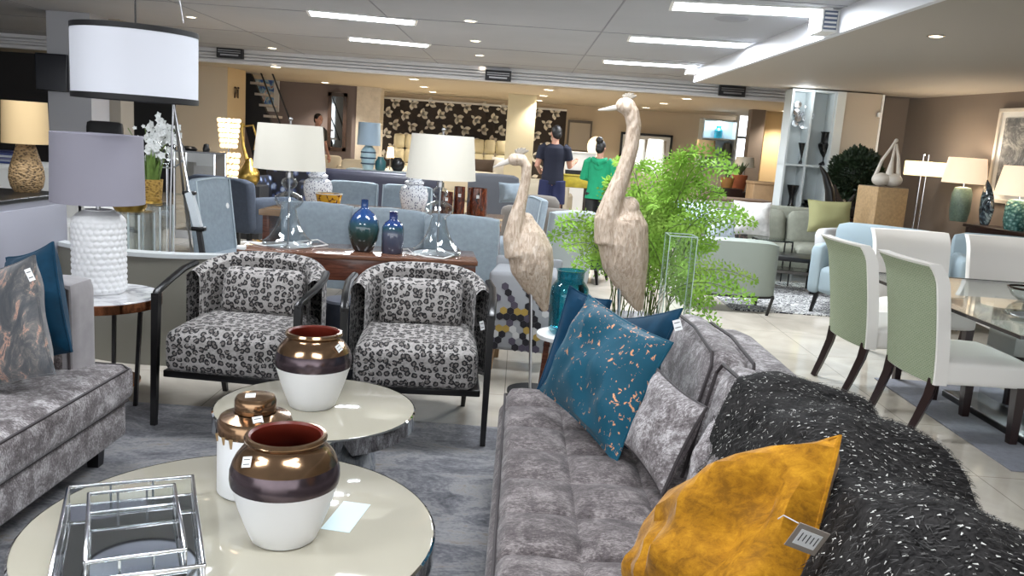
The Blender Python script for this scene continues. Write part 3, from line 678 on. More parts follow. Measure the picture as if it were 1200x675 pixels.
# ---- marble side table with textured lamp
t = thing('marble_side_table', 'round white marble side table with copper rim and black legs', 'side table', (-2.13, 4.22, 0))
B().lathe([(.0001, .575), (.296, .575), (.3, .57), (.3, .556), (.0001, .556)], seg=56).build('marble_top', mMarble, t); B().lathe([(.303, .568), (.308, .566), (.308, .522), (.295, .52), (.29, .555)], seg=56).build('copper_rim', mCopper, t)
for k in range(3):
    a = -.35 + k * 2 * PI / 3; B().bar((.24 * math.cos(a), .24 * math.sin(a), 0), (.28 * math.cos(a), .28 * math.sin(a), .53), .018).build('leg', mBlack, t)
B().lathe([(.2, .1), (.2, .112), (.0001, .112), (.0001, .1)], seg=40).build('lower_shelf', mCopper, t)
t = thing('table_lamp', 'table lamp with white honeycomb base and wide grey shade on the marble table', 'lamp', (-2.14, 4.26, .575))
n_ = 64
def honey(u, v):
    z = .005 + v * .42; r = .13; 
    if v > .84: r *= max(.5, (1 - ((v - .84) / .16) ** 2.6 * .5))
    if v < .05: r *= .93 + 1.4 * v
    row = v * 14; cu = (u * 24 + (int(row) % 2) * .5) % 1 - .5; cv = row % 1 - .5; d = math.sqrt(cu * cu + cv * cv)
    r += (.0055 * max(0, 1 - (d / .5) ** 2) - .003) * (1 - max(0, v - .8) / .2) if v > .02 else 0
    return (r * math.cos(2 * PI * u), r * math.sin(2 * PI * u), z)
B().grid(honey, 240, 136, cu=True).cyl((0, 0, 0), .116, .012, 40).cyl((0, 0, .415), .066, .014, 30).build('base', mWhiteCer, t)
B().cyl((0, 0, .42), .012, .08, 12).build('stem', mSteel, t)
B().lathe([(.222, .465), (.214, .81), (.21, .81), (.218, .465)], seg=48).build('lamp_shade', mShadeGrey, t); B().lathe([(.005, .78), (.211, .78), (.211, .786), (.005, .786)], seg=6).build('spider', mSteel, t)

# ---- white drum pendant
pd = thing('drum_pendant', 'white drum pendant lamp with black trim bands', 'pendant lamp', (-1.80, 3.95, 1.555))
B().lathe([(.27, .012), (.27, .311), (.265, .311), (.265, .012)], seg=64).build('lamp_shade', mat('white_pendant_fabric', (226, 228, 236), .8), pd)
B().lathe([(.272, 0), (.274, .024), (.268, .024), (.264, 0)], seg=64).build('trim_band', mBlackSoft, pd); B().lathe([(.272, .301), (.272, .325), (.264, .325), (.266, .301)], seg=64).build('trim_band', mBlackSoft, pd)
B().tube([(0, 0, .30), (0, 0, CZ - 1.56)], .004, 6).build('rod', mBlack, pd); B().tube([(.0, .05, CZ - 1.56), (.1, .06, .9), (.2, .05, .37)], .0025, 5).build('cord', mSteel, pd)
B().cyl((0, 0, CZ - 1.56 - .025), .06, .025, 24).build('ceiling_rose', mBlack, pd); B().lathe([(.004, .33), (.266, .298), (.266, .303), (.004, .338)], seg=3).build('spider', mSteel, pd); B().ball((0, 0, .24), .045, 14, 10).build('bulb', mWhite, pd)
# ================================================================== MIDDLE GROUND, CENTRE
def root_at(p): return (p.x, p.y, p.z)
# ---- walnut console
con = thing('console_table', 'polished walnut console behind the leopard chairs', 'console table', (-.95, 5.16, 0), R(7))
B().box((0, 0, .745), (1.42, .46, .03), .004).build('top', mWalnutTop, con); B().box((0, 0, .665), (1.40, .44, .13), .003).build('apron', mWalnut, con)
for s in (-1, 1): B().box((s * .68, 0, .30), (.04, .42, .60), .003).build('side_panel', mWalnut, con)
# ---- glass lamps
def glass_lamp(label, loc):
    t = thing('table_lamp', label, 'lamp', loc)
    B().lathe([(.0001, .006), (.145, .006), (.155, .012), (.15, .03), (.115, .06), (.08, .11), (.058, .17), (.045, .23), (.05, .238), (.07, .25), (.088, .28), (.082, .305), (.05, .325), (.024, .335), (.022, .35), (.044, .37), (.05, .39), (.04, .41), (.02, .42), (.0001, .42)], seg=36).build('glass_base', mLampGlass, t)
    B().cyl((0, 0, .0), .15, .007, 36).cyl((0, 0, .01), .006, .48, 8).cyl((0, 0, .42), .022, .03, 14).build('stem', mSteel, t)
    B().lathe([(.216, .47), (.191, .738), (.187, .738), (.212, .47)], seg=40).build('lamp_shade', mShadeWhite, t)
    B().cyl((0, 0, .735), .006, .03, 8).ball((0, 0, .77), .012, 10, 8).build('finial', mSteel, t)
    return t
mLampGlass = arch_glass('lamp_glass', (236, 240, 242), .02, .07, 2.4)
l1 = glass_lamp('clear glass lamp with off-white shade at the console end near the head chair', (-1.40, 5.12, .76))
l2 = dup(l1, (-.487, 5.22, .76), 0, 'clear glass lamp with off-white shade at the console end near the carved birds')
for lab, pts in (('tangled white lamp flex behind the marble-side glass lamp', [(283, 290), (292, 284), (310, 288), (330, 287), (352, 283), (372, 281), (384, 287), (368, 289), (352, 287)]), ('coiled white lamp flex and plug around the bird-side glass lamp', [(462, 293), (478, 292), (484, 297), (500, 301), (520, 303), (532, 299), (520, 294), (498, 296), (486, 299), (476, 296), (466, 296)])):
    ps = [on(x, y_, .768) for x, y_ in pts]; lp = l1 if 'marble' in lab else l2; B().tube(ps, .005, 6).box(ps[0], (.05, .03, .025), .005).build('flex', mWhite, lp, world=True, label='white flex')
def mk_grad(name, stops, rough=.08):
    n = N(name); n.set(rough=rough, coat=.4); sp = n.new('ShaderNodeSeparateXYZ'); n.link(n.co(), sp.inputs[0]); z = n.math('ADD', sp.outputs[2], n.math('MULTIPLY', n.math('SUBTRACT', n.noise(9, 3), .5), .05)); n.col(n.ramp(z, stops)); return n.m
t = thing('bottle_vase', 'round blue and green glazed bottle vase on the console', 'vase', (-.935, 5.12, .76))
B().lathe([(.0001, 0), (.05, 0), (.06, .01), (.088, .08), (.097, .14), (.088, .19), (.06, .235), (.026, .262), (.022, .27), (.022, .315), (.025, .32), (.018, .32), (.0001, .3)], seg=40).build('body', mk_grad('peacock_glaze', [(.02, srgb((44, 46, 48))), (.11, srgb((38, 58, 52))), (.17, srgb((44, 74, 84))), (.22, srgb((36, 68, 120))), (.31, srgb((40, 66, 110)))]), t)
t = thing('bottle_vase', 'straight-sided small blue bottle vase on the console', 'vase', (-.755, 5.12, .76))
B().lathe([(.0001, 0), (.06, 0), (.066, .008), (.068, .1), (.066, .165), (.05, .19), (.028, .205), (.026, .21), (.026, .25), (.029, .255), (.02, .255), (.0001, .24)], seg=36).build('body', mk_grad('slate_blue_glaze', [(.02, srgb((64, 68, 84))), (.12, srgb((72, 76, 92))), (.15, srgb((44, 74, 84))), (.18, srgb((36, 60, 110))), (.25, srgb((44, 50, 96)))]), t)
c_ = on(297, 284, .762); tag(B().box(c_, (.14, .06, .0015)).build('paper_card', mTag, smooth=False, loc=c_), 'white card lying on the console beside the glass lamp foot', 'paper')

# ---- dusty blue dining chairs and long table
tb_ = thing('dining_table', 'long walnut dining table among the dusty blue chairs', 'dining table', (-1.18, 7.75, 0))
B().box((0, 0, .735), (2.1, 1.1, .05), .004).build('top', mat('top_reflection_tone', (150, 122, 96), .08, .1, 5), tb_)  # wooden top; its pale tone is a reflection put into the colour
for s in (-1, 1): B().box((s * 1.0, 0, .36), (.06, 1.0, .70), .004).build('leg_panel', mWalnut, tb_)
B().box((0, 0, .3), (1.94, .06, .12)).build('stretcher', mWalnut, tb_)
def blue_chair(label, x, y_, rz, w=.6, hh=.92, m=None, grp=None):
    m = m or mBlueFab
    t = thing('upholstered_dining_chair', label, 'chair', (x, y_, 0), rz, grp)
    def bk(u, v):
        sx = (u * 2 - 1); return None
    b = B(); rot = Matrix.Rotation(R(-7), 3, 'X'); b.puff((0, .25, (hh + .26) / 2), (w, .09, hh - .26), .03, .012, 8, 0, rot); b.build('backrest', m, t)
    B().tube([rot @ V((-w / 2 + .01, -.045, -(hh - .26) / 2 + .02)) + V((0, .25, (hh + .26) / 2)), rot @ V((-w / 2 + .012, -.045, (hh - .26) / 2 - .01)) + V((0, .25, (hh + .26) / 2)), rot @ V((0, -.045, (hh - .26) / 2 + .004)) + V((0, .25, (hh + .26) / 2)), rot @ V((w / 2 - .012, -.045, (hh - .26) / 2 - .01)) + V((0, .25, (hh + .26) / 2)), rot @ V((w / 2 - .01, -.045, -(hh - .26) / 2 + .02)) + V((0, .25, (hh + .26) / 2))], .006, 6).build('piping', mat('pale_piping', (176, 188, 194), .7), t)
    B().puff((0, -.03, .385), (w - .02, .52, .17), .04, .02, 8).build('seat', m, t)
    for sx in (-1, 1):
        B().bar((sx * (w / 2 - .05), -.24, 0), (sx * (w / 2 - .06), -.22, .31), .028, None, .04).build('leg', mDarkLeg, t); B().bar((sx * (w / 2 - .05), .27, 0), (sx * (w / 2 - .06), .21, .31), .028, None, .04).build('leg', mDarkLeg, t)
    return t
bc = blue_chair('dusty blue dining chair backing onto the round bottle vase', bx(382, 6.6, 260), 6.66, R(176), .56)
for lab, px, Y, rz in (('dusty blue dining chair backing onto the small bottle vase', 465, 6.56, 177), ('dusty blue dining chair backing onto the bird-side glass lamp', 548, 6.42, 176),
        ('dusty blue dining chair across the table behind the yellow bowl', 408, 9.0, 2), ('dusty blue dining chair across the table behind the spotted jar under the lamp shade', 471, 9.0, -3),
        ('dusty blue chair beside the carved bird neck holding a folded throw', 598, 8.7, -75)):
    dup(bc, (bx(px, Y, 250), Y, 0), R(rz), lab)
o = blue_chair('tall dusty blue chair at the table head with a pale round tag on its back', -2.13, 6.5, R(82), .54, 1.04)
B().lathe([(.0001, 0), (.022, 0), (.022, .004), (.0001, .004)], seg=16).build('round_tag', mTag, o).location = (0, .135, .84)
_rt = bpy.data.objects['round_tag']; _rt.rotation_euler = (R(83), 0, 0)
blue_chair('pale grey slim chair seen between the fern and the carved bird', bx(650, 7.4, 260), 7.5, R(215), .5, .92, mat('pale_grey_fabric', (168, 176, 178), .8))
t = thing('decorative_bowl', 'yellow bowl with dark red blotches on the dining table', 'bowl', root_at(on(385, 247, .76)))
n = N('yellow_blotched_glaze'); n.set(rough=.2); v_ = n.noise(22, 3, 1.); n.col(n.ramp(v_, [(.55, srgb((206, 152, 40))), (.6, srgb((74, 26, 22)))])); 
B().lathe([(.0001, 0), (.075, 0), (.085, .01), (.112, .12), (.118, .15), (.112, .15), (.1, .1), (.06, .02), (.0001, .02)], seg=32).build('bowl_body', n.m, t); B().lathe([(.113, .148), (.12, .15), (.12, .158), (.112, .158)], seg=32).build('pale_rim', mShadeWhite, t)
n = N('blue_spotted_porcelain'); n.set(rough=.15); d = n.voro(60, vec=n.mapped((1, 1, .8))); n.col(n.ramp(d, [(.27, srgb((44, 56, 104))), (.33, srgb((232, 234, 238)))])); mSpot = n.m
def ginger(label, p, s=1.):
    t = thing('ginger_jar', label, 'jar', root_at(p))
    B().lathe([(.0001, 0), (.09, 0), (.10, .02), (.13, .12), (.135, .18), (.12, .235), (.075, .262), (.072, .27), (.0001, .27)], seg=36).build('body', mSpot, t)
    B().lathe([(.09, .27), (.092, .29), (.07, .30), (.066, .345), (.05, .36), (.0001, .365)], seg=32).build('lid', mSpot, t); t.scale = (s,) * 3; return t
g = ginger('white porcelain ginger jar with blue spots behind the yellow bowl', on(372, 241, .76)); q = on(484, 249, .76)
dup(g, root_at(q), 0, 'white porcelain ginger jar with blue spots half hidden by the bird-side lamp shade')
n = N('burl_wood'); n.set(rough=.2, coat=.3); n.col(n.ramp(n.noise(14, 6, 2.5, n.mapped((1.6, 1.6, .6))), [(.35, srgb((34, 16, 12))), (.55, srgb((96, 44, 26))), (.7, srgb((140, 78, 48)))])); mBurl = n.m
for px, r_, h_, lab in ((522, .06, .23, 'dark red-brown wooden vase, the low one next to the glass lamp'), (537, .052, .28, 'slim chestnut wooden vase, middle of the three'), (558, .095, .27, 'broad red-brown wooden vase with a white tag')):
    p = on(px, 254, .76); t = thing('wooden_vase', lab, 'vase', (p.x, p.y, .76)); B().lathe([(.0001, 0), (r_ * .9, 0), (r_, .02), (r_ * 1.02, h_ * .6), (r_ * .95, h_), (r_ * .8, h_), (r_ * .8, .05), (.0001, .05)], seg=28).build('vase_body', mBurl, t)
    price_tag(t, p + V((r_ * .1, -r_ * 1.02 - .003, h_ * .72)), .026, .03, lines=1)
# ---- slate armchair, navy sofas, floral chair behind
def tub(label, name, x, y_, rz, w, d, h, m, leg=mBlack, cat='armchair', leg_h=.16, wings=True):
    t = thing(name, label, cat, (x, y_, 0), rz)
    B().puff((0, d / 2 - .08, (h + leg_h) / 2), (w, .16, h - leg_h), .06, .02, 8, 0, Matrix.Rotation(R(-6), 3, 'X')).build('backrest', m, t)
    B().puff((0, -.04, leg_h + .14), (w - .2, d - .16, .28), .06, .03, 8, .01).build('seat', m, t)
    if wings:
        for s in (-1, 1): B().puff((s * (w / 2 - .06), -.02, (leg_h + h * .78) / 2), (.13, d - .1, h * .78 - leg_h), .055, .01, 8).build('arm', m, t)
    for sx in (-1, 1):
        for sy in (-1, 1): B().bar((sx * (w / 2 - .06), sy * (d / 2 - .08), 0), (sx * (w / 2 - .1), sy * (d / 2 - .12), leg_h + .05), .024, None, .045).build('leg', leg, t)
    return t
tub('slate blue wing armchair behind the chair at the table head', 'wing_armchair', bx(286, 9.6, 240), 9.6, R(150), 1.0, .8, .86, mBlueFabDark, leg_h=.28)
def sofa(label, name, x, y_, rz, w, d, h, m, n=2, cat='sofa', leg_h=.12, backs=True, arm_w=.18, leg=mBlack):
    t = thing(name, label, cat, (x, y_, 0), rz)
    B().puff((0, d / 2 - .1, (h + leg_h) / 2), (w, .2, h - leg_h), .07, .01, 10).build('back_frame', m, t); B().span((-w / 2 + .02, -d / 2 + .04, leg_h), (w / 2 - .02, d / 2 - .05, leg_h + .16), .03).build('base', m, t)
    iw = (w - 2 * arm_w) / n
    for k in range(n):
        cx = -w / 2 + arm_w + iw * (k + .5)
        B().puff((cx, -.06, leg_h + .23), (iw - .01, d - .22, .18), .06, .03, 8).build('seat_cushion', m, t)
        if backs: B().puff((cx, d / 2 - .26, leg_h + .48), (iw - .02, .2, .44), .08, .03, 8, .02, Matrix.Rotation(R(-12), 3, 'X')).build('back_cushion', m, t)
    for s in (-1, 1): B().puff((s * (w / 2 - arm_w / 2), -.02, leg_h + .24), (arm_w, d - .06, .48), .06, .015, 8).build('arm', m, t)
    for sx in (-1, 1):
        for sy in (-1, 1): B().bar((sx * (w / 2 - .08), sy * (d / 2 - .08), 0), (sx * (w / 2 - .08), sy * (d / 2 - .08), leg_h + .02), .04).build('leg', leg, t)
    return t
sofa('navy leather sofa seen from behind beyond the yellow bowl', 'leather_sofa', bx(448, 12.6, 215), 12.6, R(178), 1.9, .9, .90, mNavyLeather)
n = N('dark_floral_fabric'); n.set(rough=.8); d = n.voro(9, feat='F1'); e = n.noise(20, 3, 1); n.col(n.ramp(n.math('ADD', n.math('MULTIPLY', d, .8), n.math('MULTIPLY', e, .3)), [(.3, srgb((150, 160, 176))), (.42, srgb((60, 72, 110))), (.52, srgb((20, 22, 32)))])); mFloral = n.m
tub('dark armchair in blue floral fabric behind the marble-side glass lamp', 'floral_armchair', bx(335, 11.6, 215), 11.6, R(-8), .85, .8, .98, mFloral)

# ================================================================== BIRDS, FERN AND THEIR NEIGHBOURS
def crane(label, Y, neck, nr, body, br, beak, crest, legs, foot_px):
    k = Y / FPX; base = on(foot_px[0], foot_px[1], 0) if False else V((at(body[3][0], body[3][1], Y).x, Y, 0))
    t = thing('crane_statue', label, 'statue', tuple(base))
    b = B(); b.tube([at(x, y_, Y - .03) for x, y_ in neck], [r_ * k for r_ in nr], 14); b.tube([at(x, y_, Y) for x, y_ in body], [r_ * k for r_ in br], 20, .78)
    b.ball(at(body[0][0], body[0][1], Y), br[0] * k, 12, 8); b.ball(at(neck[0][0], neck[0][1], Y - .03), (nr[0] * k * 1.25, nr[0] * k * .9, nr[0] * k), 14, 10)
    o = b.build('body', mBird, t, world=True)
    md = o.modifiers.new('merge', 'REMESH'); md.mode = 'VOXEL'; md.voxel_size = .007; md.use_smooth_shade = True; sm = o.modifiers.new('soft', 'SMOOTH'); sm.factor = .5; sm.iterations = 6
    B().tube([at(x, y_, Y - .03) for x, y_ in beak], [3.6 * k, 2.6 * k, .8 * k], 8, .8).build('beak', mat('pale_horn', (196, 188, 178), .4), t, world=True)
    c = B(); 
    for j in range(5):
        a = R(-50 + j * 25); q = at(crest[0], crest[1], Y - .03); c.tube([q, q + V((.022 * math.sin(a) + .006, 0, .022 * math.cos(a))), q + V((.05 * math.sin(a) + .016, 0, .04 * math.cos(a)))], [.011, .014, .004], 6, .35)
    c.build('crest', mat('weathered_crest', (150, 142, 130), .7), t, world=True)
    for j in (0, 1):
        w_ = B()
        s = -1 if j else 1
        w_.tube([at(body[1][0] + 3, body[1][1] - 2, Y + s * br[1] * k * .55), at(body[3][0] + 4, body[3][1], Y + s * br[3] * k * .74), at(body[5][0] + 2, body[5][1], Y + s * br[5] * k * .8)], [br[1] * k * .5, br[3] * k * .62, br[5] * k * .4], 14, .35).build('wing', mBird, t, world=True)
        p0 = at(legs[0], legs[1], Y + s * .025); B().tube([p0, (p0.x + .015, Y + s * .03, p0.z - .2), (p0.x + .04, Y + s * .05, .02)], [.012, .009, .009], 8).build('leg', mSteel, t, world=True)
    B().cyl((base.x + .05, Y, 0), .15, .02, 28).build('base_plate', mBlackSoft, t, world=True)
    return t
crane('taller carved whitewashed wooden crane statue amid the bright fern', 4.78, [(733, 124), (740, 132), (743, 148), (740, 172), (731, 202), (719, 232), (711, 256), (712, 285)], [9.5, 9, 8.6, 8.6, 9.5, 12, 15, 16],
      [(737, 243), (733, 260), (730, 285), (733, 308), (739, 330), (745, 350), (750, 364)], [13, 27, 30, 28, 20, 11, 4], [(728, 125), (714, 127.5), (701, 129)], (734, 117), (726, 322), (735, 440))
crane('shorter carved whitewashed wooden crane statue beside the turquoise glass jar', 4.88, [(604, 187), (612, 187), (617, 195), (616, 212), (611, 234), (605, 256), (601, 278), (606, 300)], [7.5, 6.5, 6, 6, 7, 9.5, 12, 15],
      [(617, 258), (619, 275), (621, 294), (624, 314), (630, 334), (636, 351), (639, 365)], [9, 20, 27, 26, 18, 9, 3.5], [(599, 188), (588, 192), (578, 196)], (608, 181), (622, 338), (640, 440))
# ---- small table with turquoise jar
t = thing('stool_table', 'small wooden side table with white round top holding the turquoise jar', 'side table', (.31, 4.42, 0))
B().lathe([(.0001, .49), (.155, .49), (.16, .485), (.16, .465), (.0001, .465)], seg=36).build('white_top', mWhite, t)
for k in range(3):
    a = 2.9 + k * 2 * PI / 3; B().bar((.13 * math.cos(a), .13 * math.sin(a), 0), (.10 * math.cos(a), .10 * math.sin(a), .465), .03).build('leg', mWalnut, t)
t = thing('glass_jar', 'large turquoise glass jar with wide neck behind the teal cushions', 'jar', (.31, 4.42, .492))
mTurq = arch_glass('turquoise_glass', (150, 216, 226), .03, .05, 3.)
B().lathe([(.0001, 0), (.085, 0), (.1, .02), (.104, .2), (.1, .25), (.08, .28), (.072, .29), (.074, .335), (.08, .345), (.07, .345), (.066, .29), (.094, .245), (.098, .2), (.094, .03), (.0001, .012)], seg=40).build('jar_body', mTurq, t)
# ---- hexagon print chair
t = thing('hexagon_print_chair', 'low chair in grey, black and mustard hexagon print beside the leopard chair', 'chair', (.085, 5.5, 0), R(-6))
hb = B(); hb.box((0, .0, .40), (.44, .40, .52), .03)
hexm = [mat('pale_grey_hex', (150, 152, 156), .9), mat('black_hex', (34, 32, 38), .9), mat('mustard_hex', (164, 138, 70), .9), mat('plum_hex', (80, 74, 88), .9), mat('white_hex', (190, 190, 190), .9)]
hr = .026
for j in range(11):
    for i in range(9):
        x = -.2 + i * hr * 1.75 + (j % 2) * hr * .875; z = .17 + j * hr * 1.53
        if abs(x) > .205 or z > .64: continue
        hb.m(random.choice([0, 0, 0, 1, 3 if j % 4 else 1, 4, 2, 2] if j in (2, 3, 6) else [0, 0, 0, 1, 1, 3]))
        if hb.cur: hb.add([(x + hr * math.sin(PI / 3 * q), -.2025, z + hr * math.cos(PI / 3 * q)) for q in range(6)], [(0, 1, 2, 3, 4, 5)])
hb.build('upholstery', hexm, t)
B().box((0, .22, .5), (.46, .05, .42), .02).build('backrest', hexm[0], t)
for sx in (-1, 1):
    for sy in (-1, 1): B().bar((sx * .18, sy * .16, 0), (sx * .17, sy * .15, .16), .03).build('leg', mTan, t)
# ---- fern
fp = thing('fern_plant', 'bright lime green fern spilling over the sofa end behind the taller crane', 'plant', (.80, 5.12, 0))
B().box((.0, 0, .24), (.5, .26, .48), .012).build('planter', mat('dark_planter', (40, 40, 42), .5), fp)
n = N('fern_green'); n.set(rough=.6, spec=.3, trans=0.); n.col(n.ramp(n.noise(3.2, 3), [(.35, srgb((104, 148, 44))), (.55, srgb((140, 182, 70))), (.7, srgb((176, 206, 104)))])); n.b.inputs['Subsurface Weight'].default_value = 0; mFern = n.m
mStem = mat('fern_stem', (86, 104, 44), .6)
tips = [(645, 278), (655, 262), (672, 312), (690, 306), (662, 290), (690, 262), (712, 214), (722, 190), (752, 196), (800, 186), (815, 180), (835, 190), (852, 186), (862, 200), (846, 228), (872, 252), (886, 262), (888, 330), (884, 352), (866, 338), (838, 290), (836, 356), (842, 392), (800, 222), (782, 232), (752, 250), (806, 318), (822, 268), (764, 292), (706, 300), (786, 288), (826, 214), (806, 250), (846, 260), (768, 240), (792, 262), (748, 226)]
for k, (px, py) in enumerate(tips):
    rnd = random.Random(k + 3); Y = rnd.uniform(4.62, 5.2); 
    if abs(px - 735) < 30: Y = rnd.uniform(5.05, 5.3)
    p2 = at(px, py, Y); p0 = V((.80 + rnd.uniform(-.2, .2), 5.12 + rnd.uniform(-.1, .1), .46)); span_ = p2 - p0
    p1 = p0 + V((span_.x * .25, span_.y * .3, max(span_.z * 1.0, .25) + .22 * abs(span_.x) + .05))
    bz = lambda s: p0 * (1 - s) ** 2 + p1 * 2 * s * (1 - s) + p2 * s * s
    fb = B(); fb.m(1); fb.tube([bz(i / 14) for i in range(15)], [.0035 - .0022 * i / 14 for i in range(15)], 5); fb.m(0)
    L = span_.length; side0 = V((rnd.uniform(-.4, .4), rnd.uniform(-1., -.5), rnd.uniform(-.1, .5)))
    np_ = int(8 + L * 8)
    for i in range(np_):
        s = .26 + .74 * (i + .5) / np_; p = bz(s); tg = (bz(min(1, s + .01)) - bz(s - .01)).normalized(); sd = tg.cross(side0).normalized(); nn = sd.cross(tg)
        ln = (.145 * (1 - s) ** .75 + .018) * (.8 + .4 * rnd.random()) * min(1, (s - .18) * 5)
        for sg in (-1, 1):
            dr = (sd * sg + tg * .55 - nn * .12 + V((0, 0, -.12))).normalized(); m_ = max(2, int(ln / .025))
            sd2 = dr.cross(nn).normalized(); 
            for j in range(m_ + 1):
                q = p + dr * ln * (j + .3) / m_ + V((0, 0, -.25 * ln * (j / m_) ** 2)); lw = .031 * (1.1 - .6 * j / m_)
                for s2 in ((-1, 1) if j < m_ else (0,)):
                    dd = (sd2 * s2 + dr * .75).normalized() if s2 else dr; c2 = dd.cross(nn).normalized() * lw * .27; jt = nn * rnd.uniform(-.3, .3) * lw
                    fb.add([q, q + dd * lw * .55 + c2 + jt, q + dd * lw * 1.25 + jt * 1.5, q + dd * lw * .55 - c2 + jt], [(0, 1, 2, 3)])
    fb.build('frond', [mFern, mStem], fp, smooth=False, world=True)
t = thing('glass_planter', 'tall clear acrylic floor vase with open top among the fern fronds', 'vase', (.915, 4.62, 0))
gw = .075; gb = B()
for s in (-1, 1): gb.span((s * gw - .003, -gw, 0), (s * gw + .003, gw, 1.045)).span((-gw, s * gw - .003, 0), (gw, s * gw + .003, 1.045))
gb.build('glass_walls', arch_glass('acrylic_sheet', (252, 254, 253), .0, .008, 5.), t, smooth=False)
eb = B()
for s in (-1, 1):
    eb.box((0, s * gw, 1.045), (gw * 2, .006, .005)).box((s * gw, 0, 1.045), (.006, gw * 2, .005))
    for q in (-1, 1): eb.box((s * gw, q * gw, .52), (.004, .004, 1.045))
eb.box((0, 0, .01), (gw * 2, gw * 2, .02)); eb.build('polished_edge', mat('acrylic_edge', (190, 208, 198), .15), t, smooth=False)

# ================================================================== DINING GROUP ON THE OTHER SIDE
def dining_chair(label, x, y_, rz):
    t = thing('dining_chair', label, 'dining chair', (x, y_, 0), rz)
    def slab(y_off, th, z0, z1, wf, ex=0):
        def f(u, v):
            c = u * 4; zz = z0 + (z1 - z0) * v; k = (zz - .32) / .68
            lean = .04 + .10 * k ** 1.5 + (.045 * max(0, (k - .82) / .18) ** 2); w = (.285 + .02 * k) + ex
            if c < 1: x_ = -w + 2 * w * c; yy = 0
            elif c < 2: x_ = w; yy = (c - 1)
            elif c < 3: x_ = w - 2 * w * (c - 2); yy = 1
            else: x_ = -w; yy = 1 - (c - 3)
            bow = .03 * (1 - (x_ / w) ** 2)
            return (x_, .17 + lean + bow + y_off + th * yy, zz)
        b = B().grid(f, 48, 20, cu=True)
        top = [f(i / 48, 1) for i in range(48)]; o = len(b.v); b.v += top; b.f.append(tuple(range(o, o + 48))); b.mi.append(0)
        bot = [f(i / 48, 0) for i in range(48)]; o = len(b.v); b.v += bot; b.f.append(tuple(range(o, o + 48))); b.mi.append(0)
        return b
    slab(-.045, .07, .33, 1.0, 0).build('backrest', mWhiteGloss, t)
    slab(.026, .006, .335, .985, 0, -.014).build('fabric_back_panel', mGreenQuilt, t, label='sage green woven fabric panel')
    B().puff((0, -.06, .40), (.56, .52, .15), .035, .025, 10).build('seat', mWhiteGloss, t)
    for s in (-1, 1):
        B().bar((s * .24, -.28, 0), (s * .245, -.27, .34), .042, None, .06).build('leg', mDarkLeg, t)
        B().tube([(s * .235, .325, 0), (s * .24, .28, .12), (s * .245, .235, .26), (s * .25, .22, .36)], [.025, .028, .032, .036], 4, 1).build('leg', mDarkLeg, t)
    return t
d1 = dining_chair('white dining chair with sage woven back, the one closer to the blue armchair', 2.52, 5.56, R(90 + 3))
dup(d1, (2.58, 4.76, 0), R(90 + 2), 'white dining chair with sage woven back, the one closer to the fur throw')
dup(d1, (3.18, 6.42, 0), R(2), 'white dining chair across the glass table, directly behind the sage-backed chairs')
dup(d1, (3.92, 6.42, 0), R(-4), 'white dining chair across the glass table, cut by the frame edge')
t = thing('glass_dining_table', 'glass-topped dining table with black edge and mirrored pillars', 'dining table', (3.35, 4.95, 0))
B().span((-.92, -1.05, .738), (.92, .95, .75)).build('glass_top', mGlassTint, t, smooth=False)
eb = B(); eb.span((-.93, -1.05, .735), (-.92, .95, .753)).span((.92, -1.05, .735), (.93, .95, .753)).span((-.93, .95, .735), (.93, .96, .753)).span((-.93, -1.06, .735), (.93, -1.05, .753)); eb.build('dark_edge', mat('dark_glass_edge', (44, 40, 38), .15), t, smooth=False)
B().span((-.42, -.5, .0), (.6, .5, .05), .008).build('base_plate', mBlack, t)
for s in (-.2, .36): B().span((s - .09, -.3, .05), (s + .09, .3, .735)).build('mirrored_pillar', mMirror, t, smooth=False)
tag(B().box((3.3, 4.95, .005), (1.35, 1.7, .01), .003).build('floor_mat', mat('grey_mat', (120, 122, 130), .9, .1, 30), loc=(3.3, 4.95, 0)), 'grey flat mat under the base of the glass dining table', 'rug')
c_ = on(1196, 352, .753); t = thing('glass_bowl', 'clear glass bowl with dark metal rim on the glass dining table', 'bowl', (c_.x + .04, c_.y, .753))
B().lathe([(.0001, 0), (.05, 0), (.09, .03), (.115, .075), (.111, .075), (.086, .034), (.048, .006), (.0001, .006)], seg=32).build('glass_body', mGlass, t); B().lathe([(.116, .07), (.12, .08), (.11, .083)], seg=32).build('rim', mat('dark_bronze', (60, 44, 38), .25, metal=.8), t)
c_ = on(1196, 372, .753); t = thing('plate', 'grey round plate on the glass dining table beside the bowl', 'plate', (c_.x + .06, c_.y - .02, .754)); B().lathe([(.0001, .004), (.07, .004), (.11, .016), (.113, .012), (.075, 0), (.0001, 0)], seg=36).build('dish', mat('grey_plate', (130, 134, 134), .3), t)
# ================================================================== MIDDLE GROUND BY THE DARK WALL
# ---- curved low bench seen from behind
t = thing('curved_bench', 'curved olive-grey bench with pale top rim, its back to the marble side table', 'bench', (-2.05, 5.35, 0))
def arc(r, y0, n=24): return [(-.78 + 1.13 * i / n, y0 - r * math.sin(PI * (i + 3) / (n + 8)) ** .9) for i in range(n + 1)]
B().prism(arc(.30, -.15) + arc(.28, -.09)[::-1], 0, .665).build('backrest', mat('olive_grey_laminate', (122, 120, 110), .35), t); B().prism(arc(.31, -.15) + arc(.275, -.08)[::-1], .665, .69).build('pale_rim', mat('pale_stone_top', (196, 200, 200), .3), t)
B().prism(arc(.28, -.085) + [(.35, .25), (-.78, .25)], .30, .38).build('seat', mat('olive_grey_laminate', (122, 120, 110), .35), t); B().prism([(-.7, .0), (.28, .0), (.28, .2), (-.7, .2)], 0, .30).build('base', mBlackSoft, t, smooth=False)
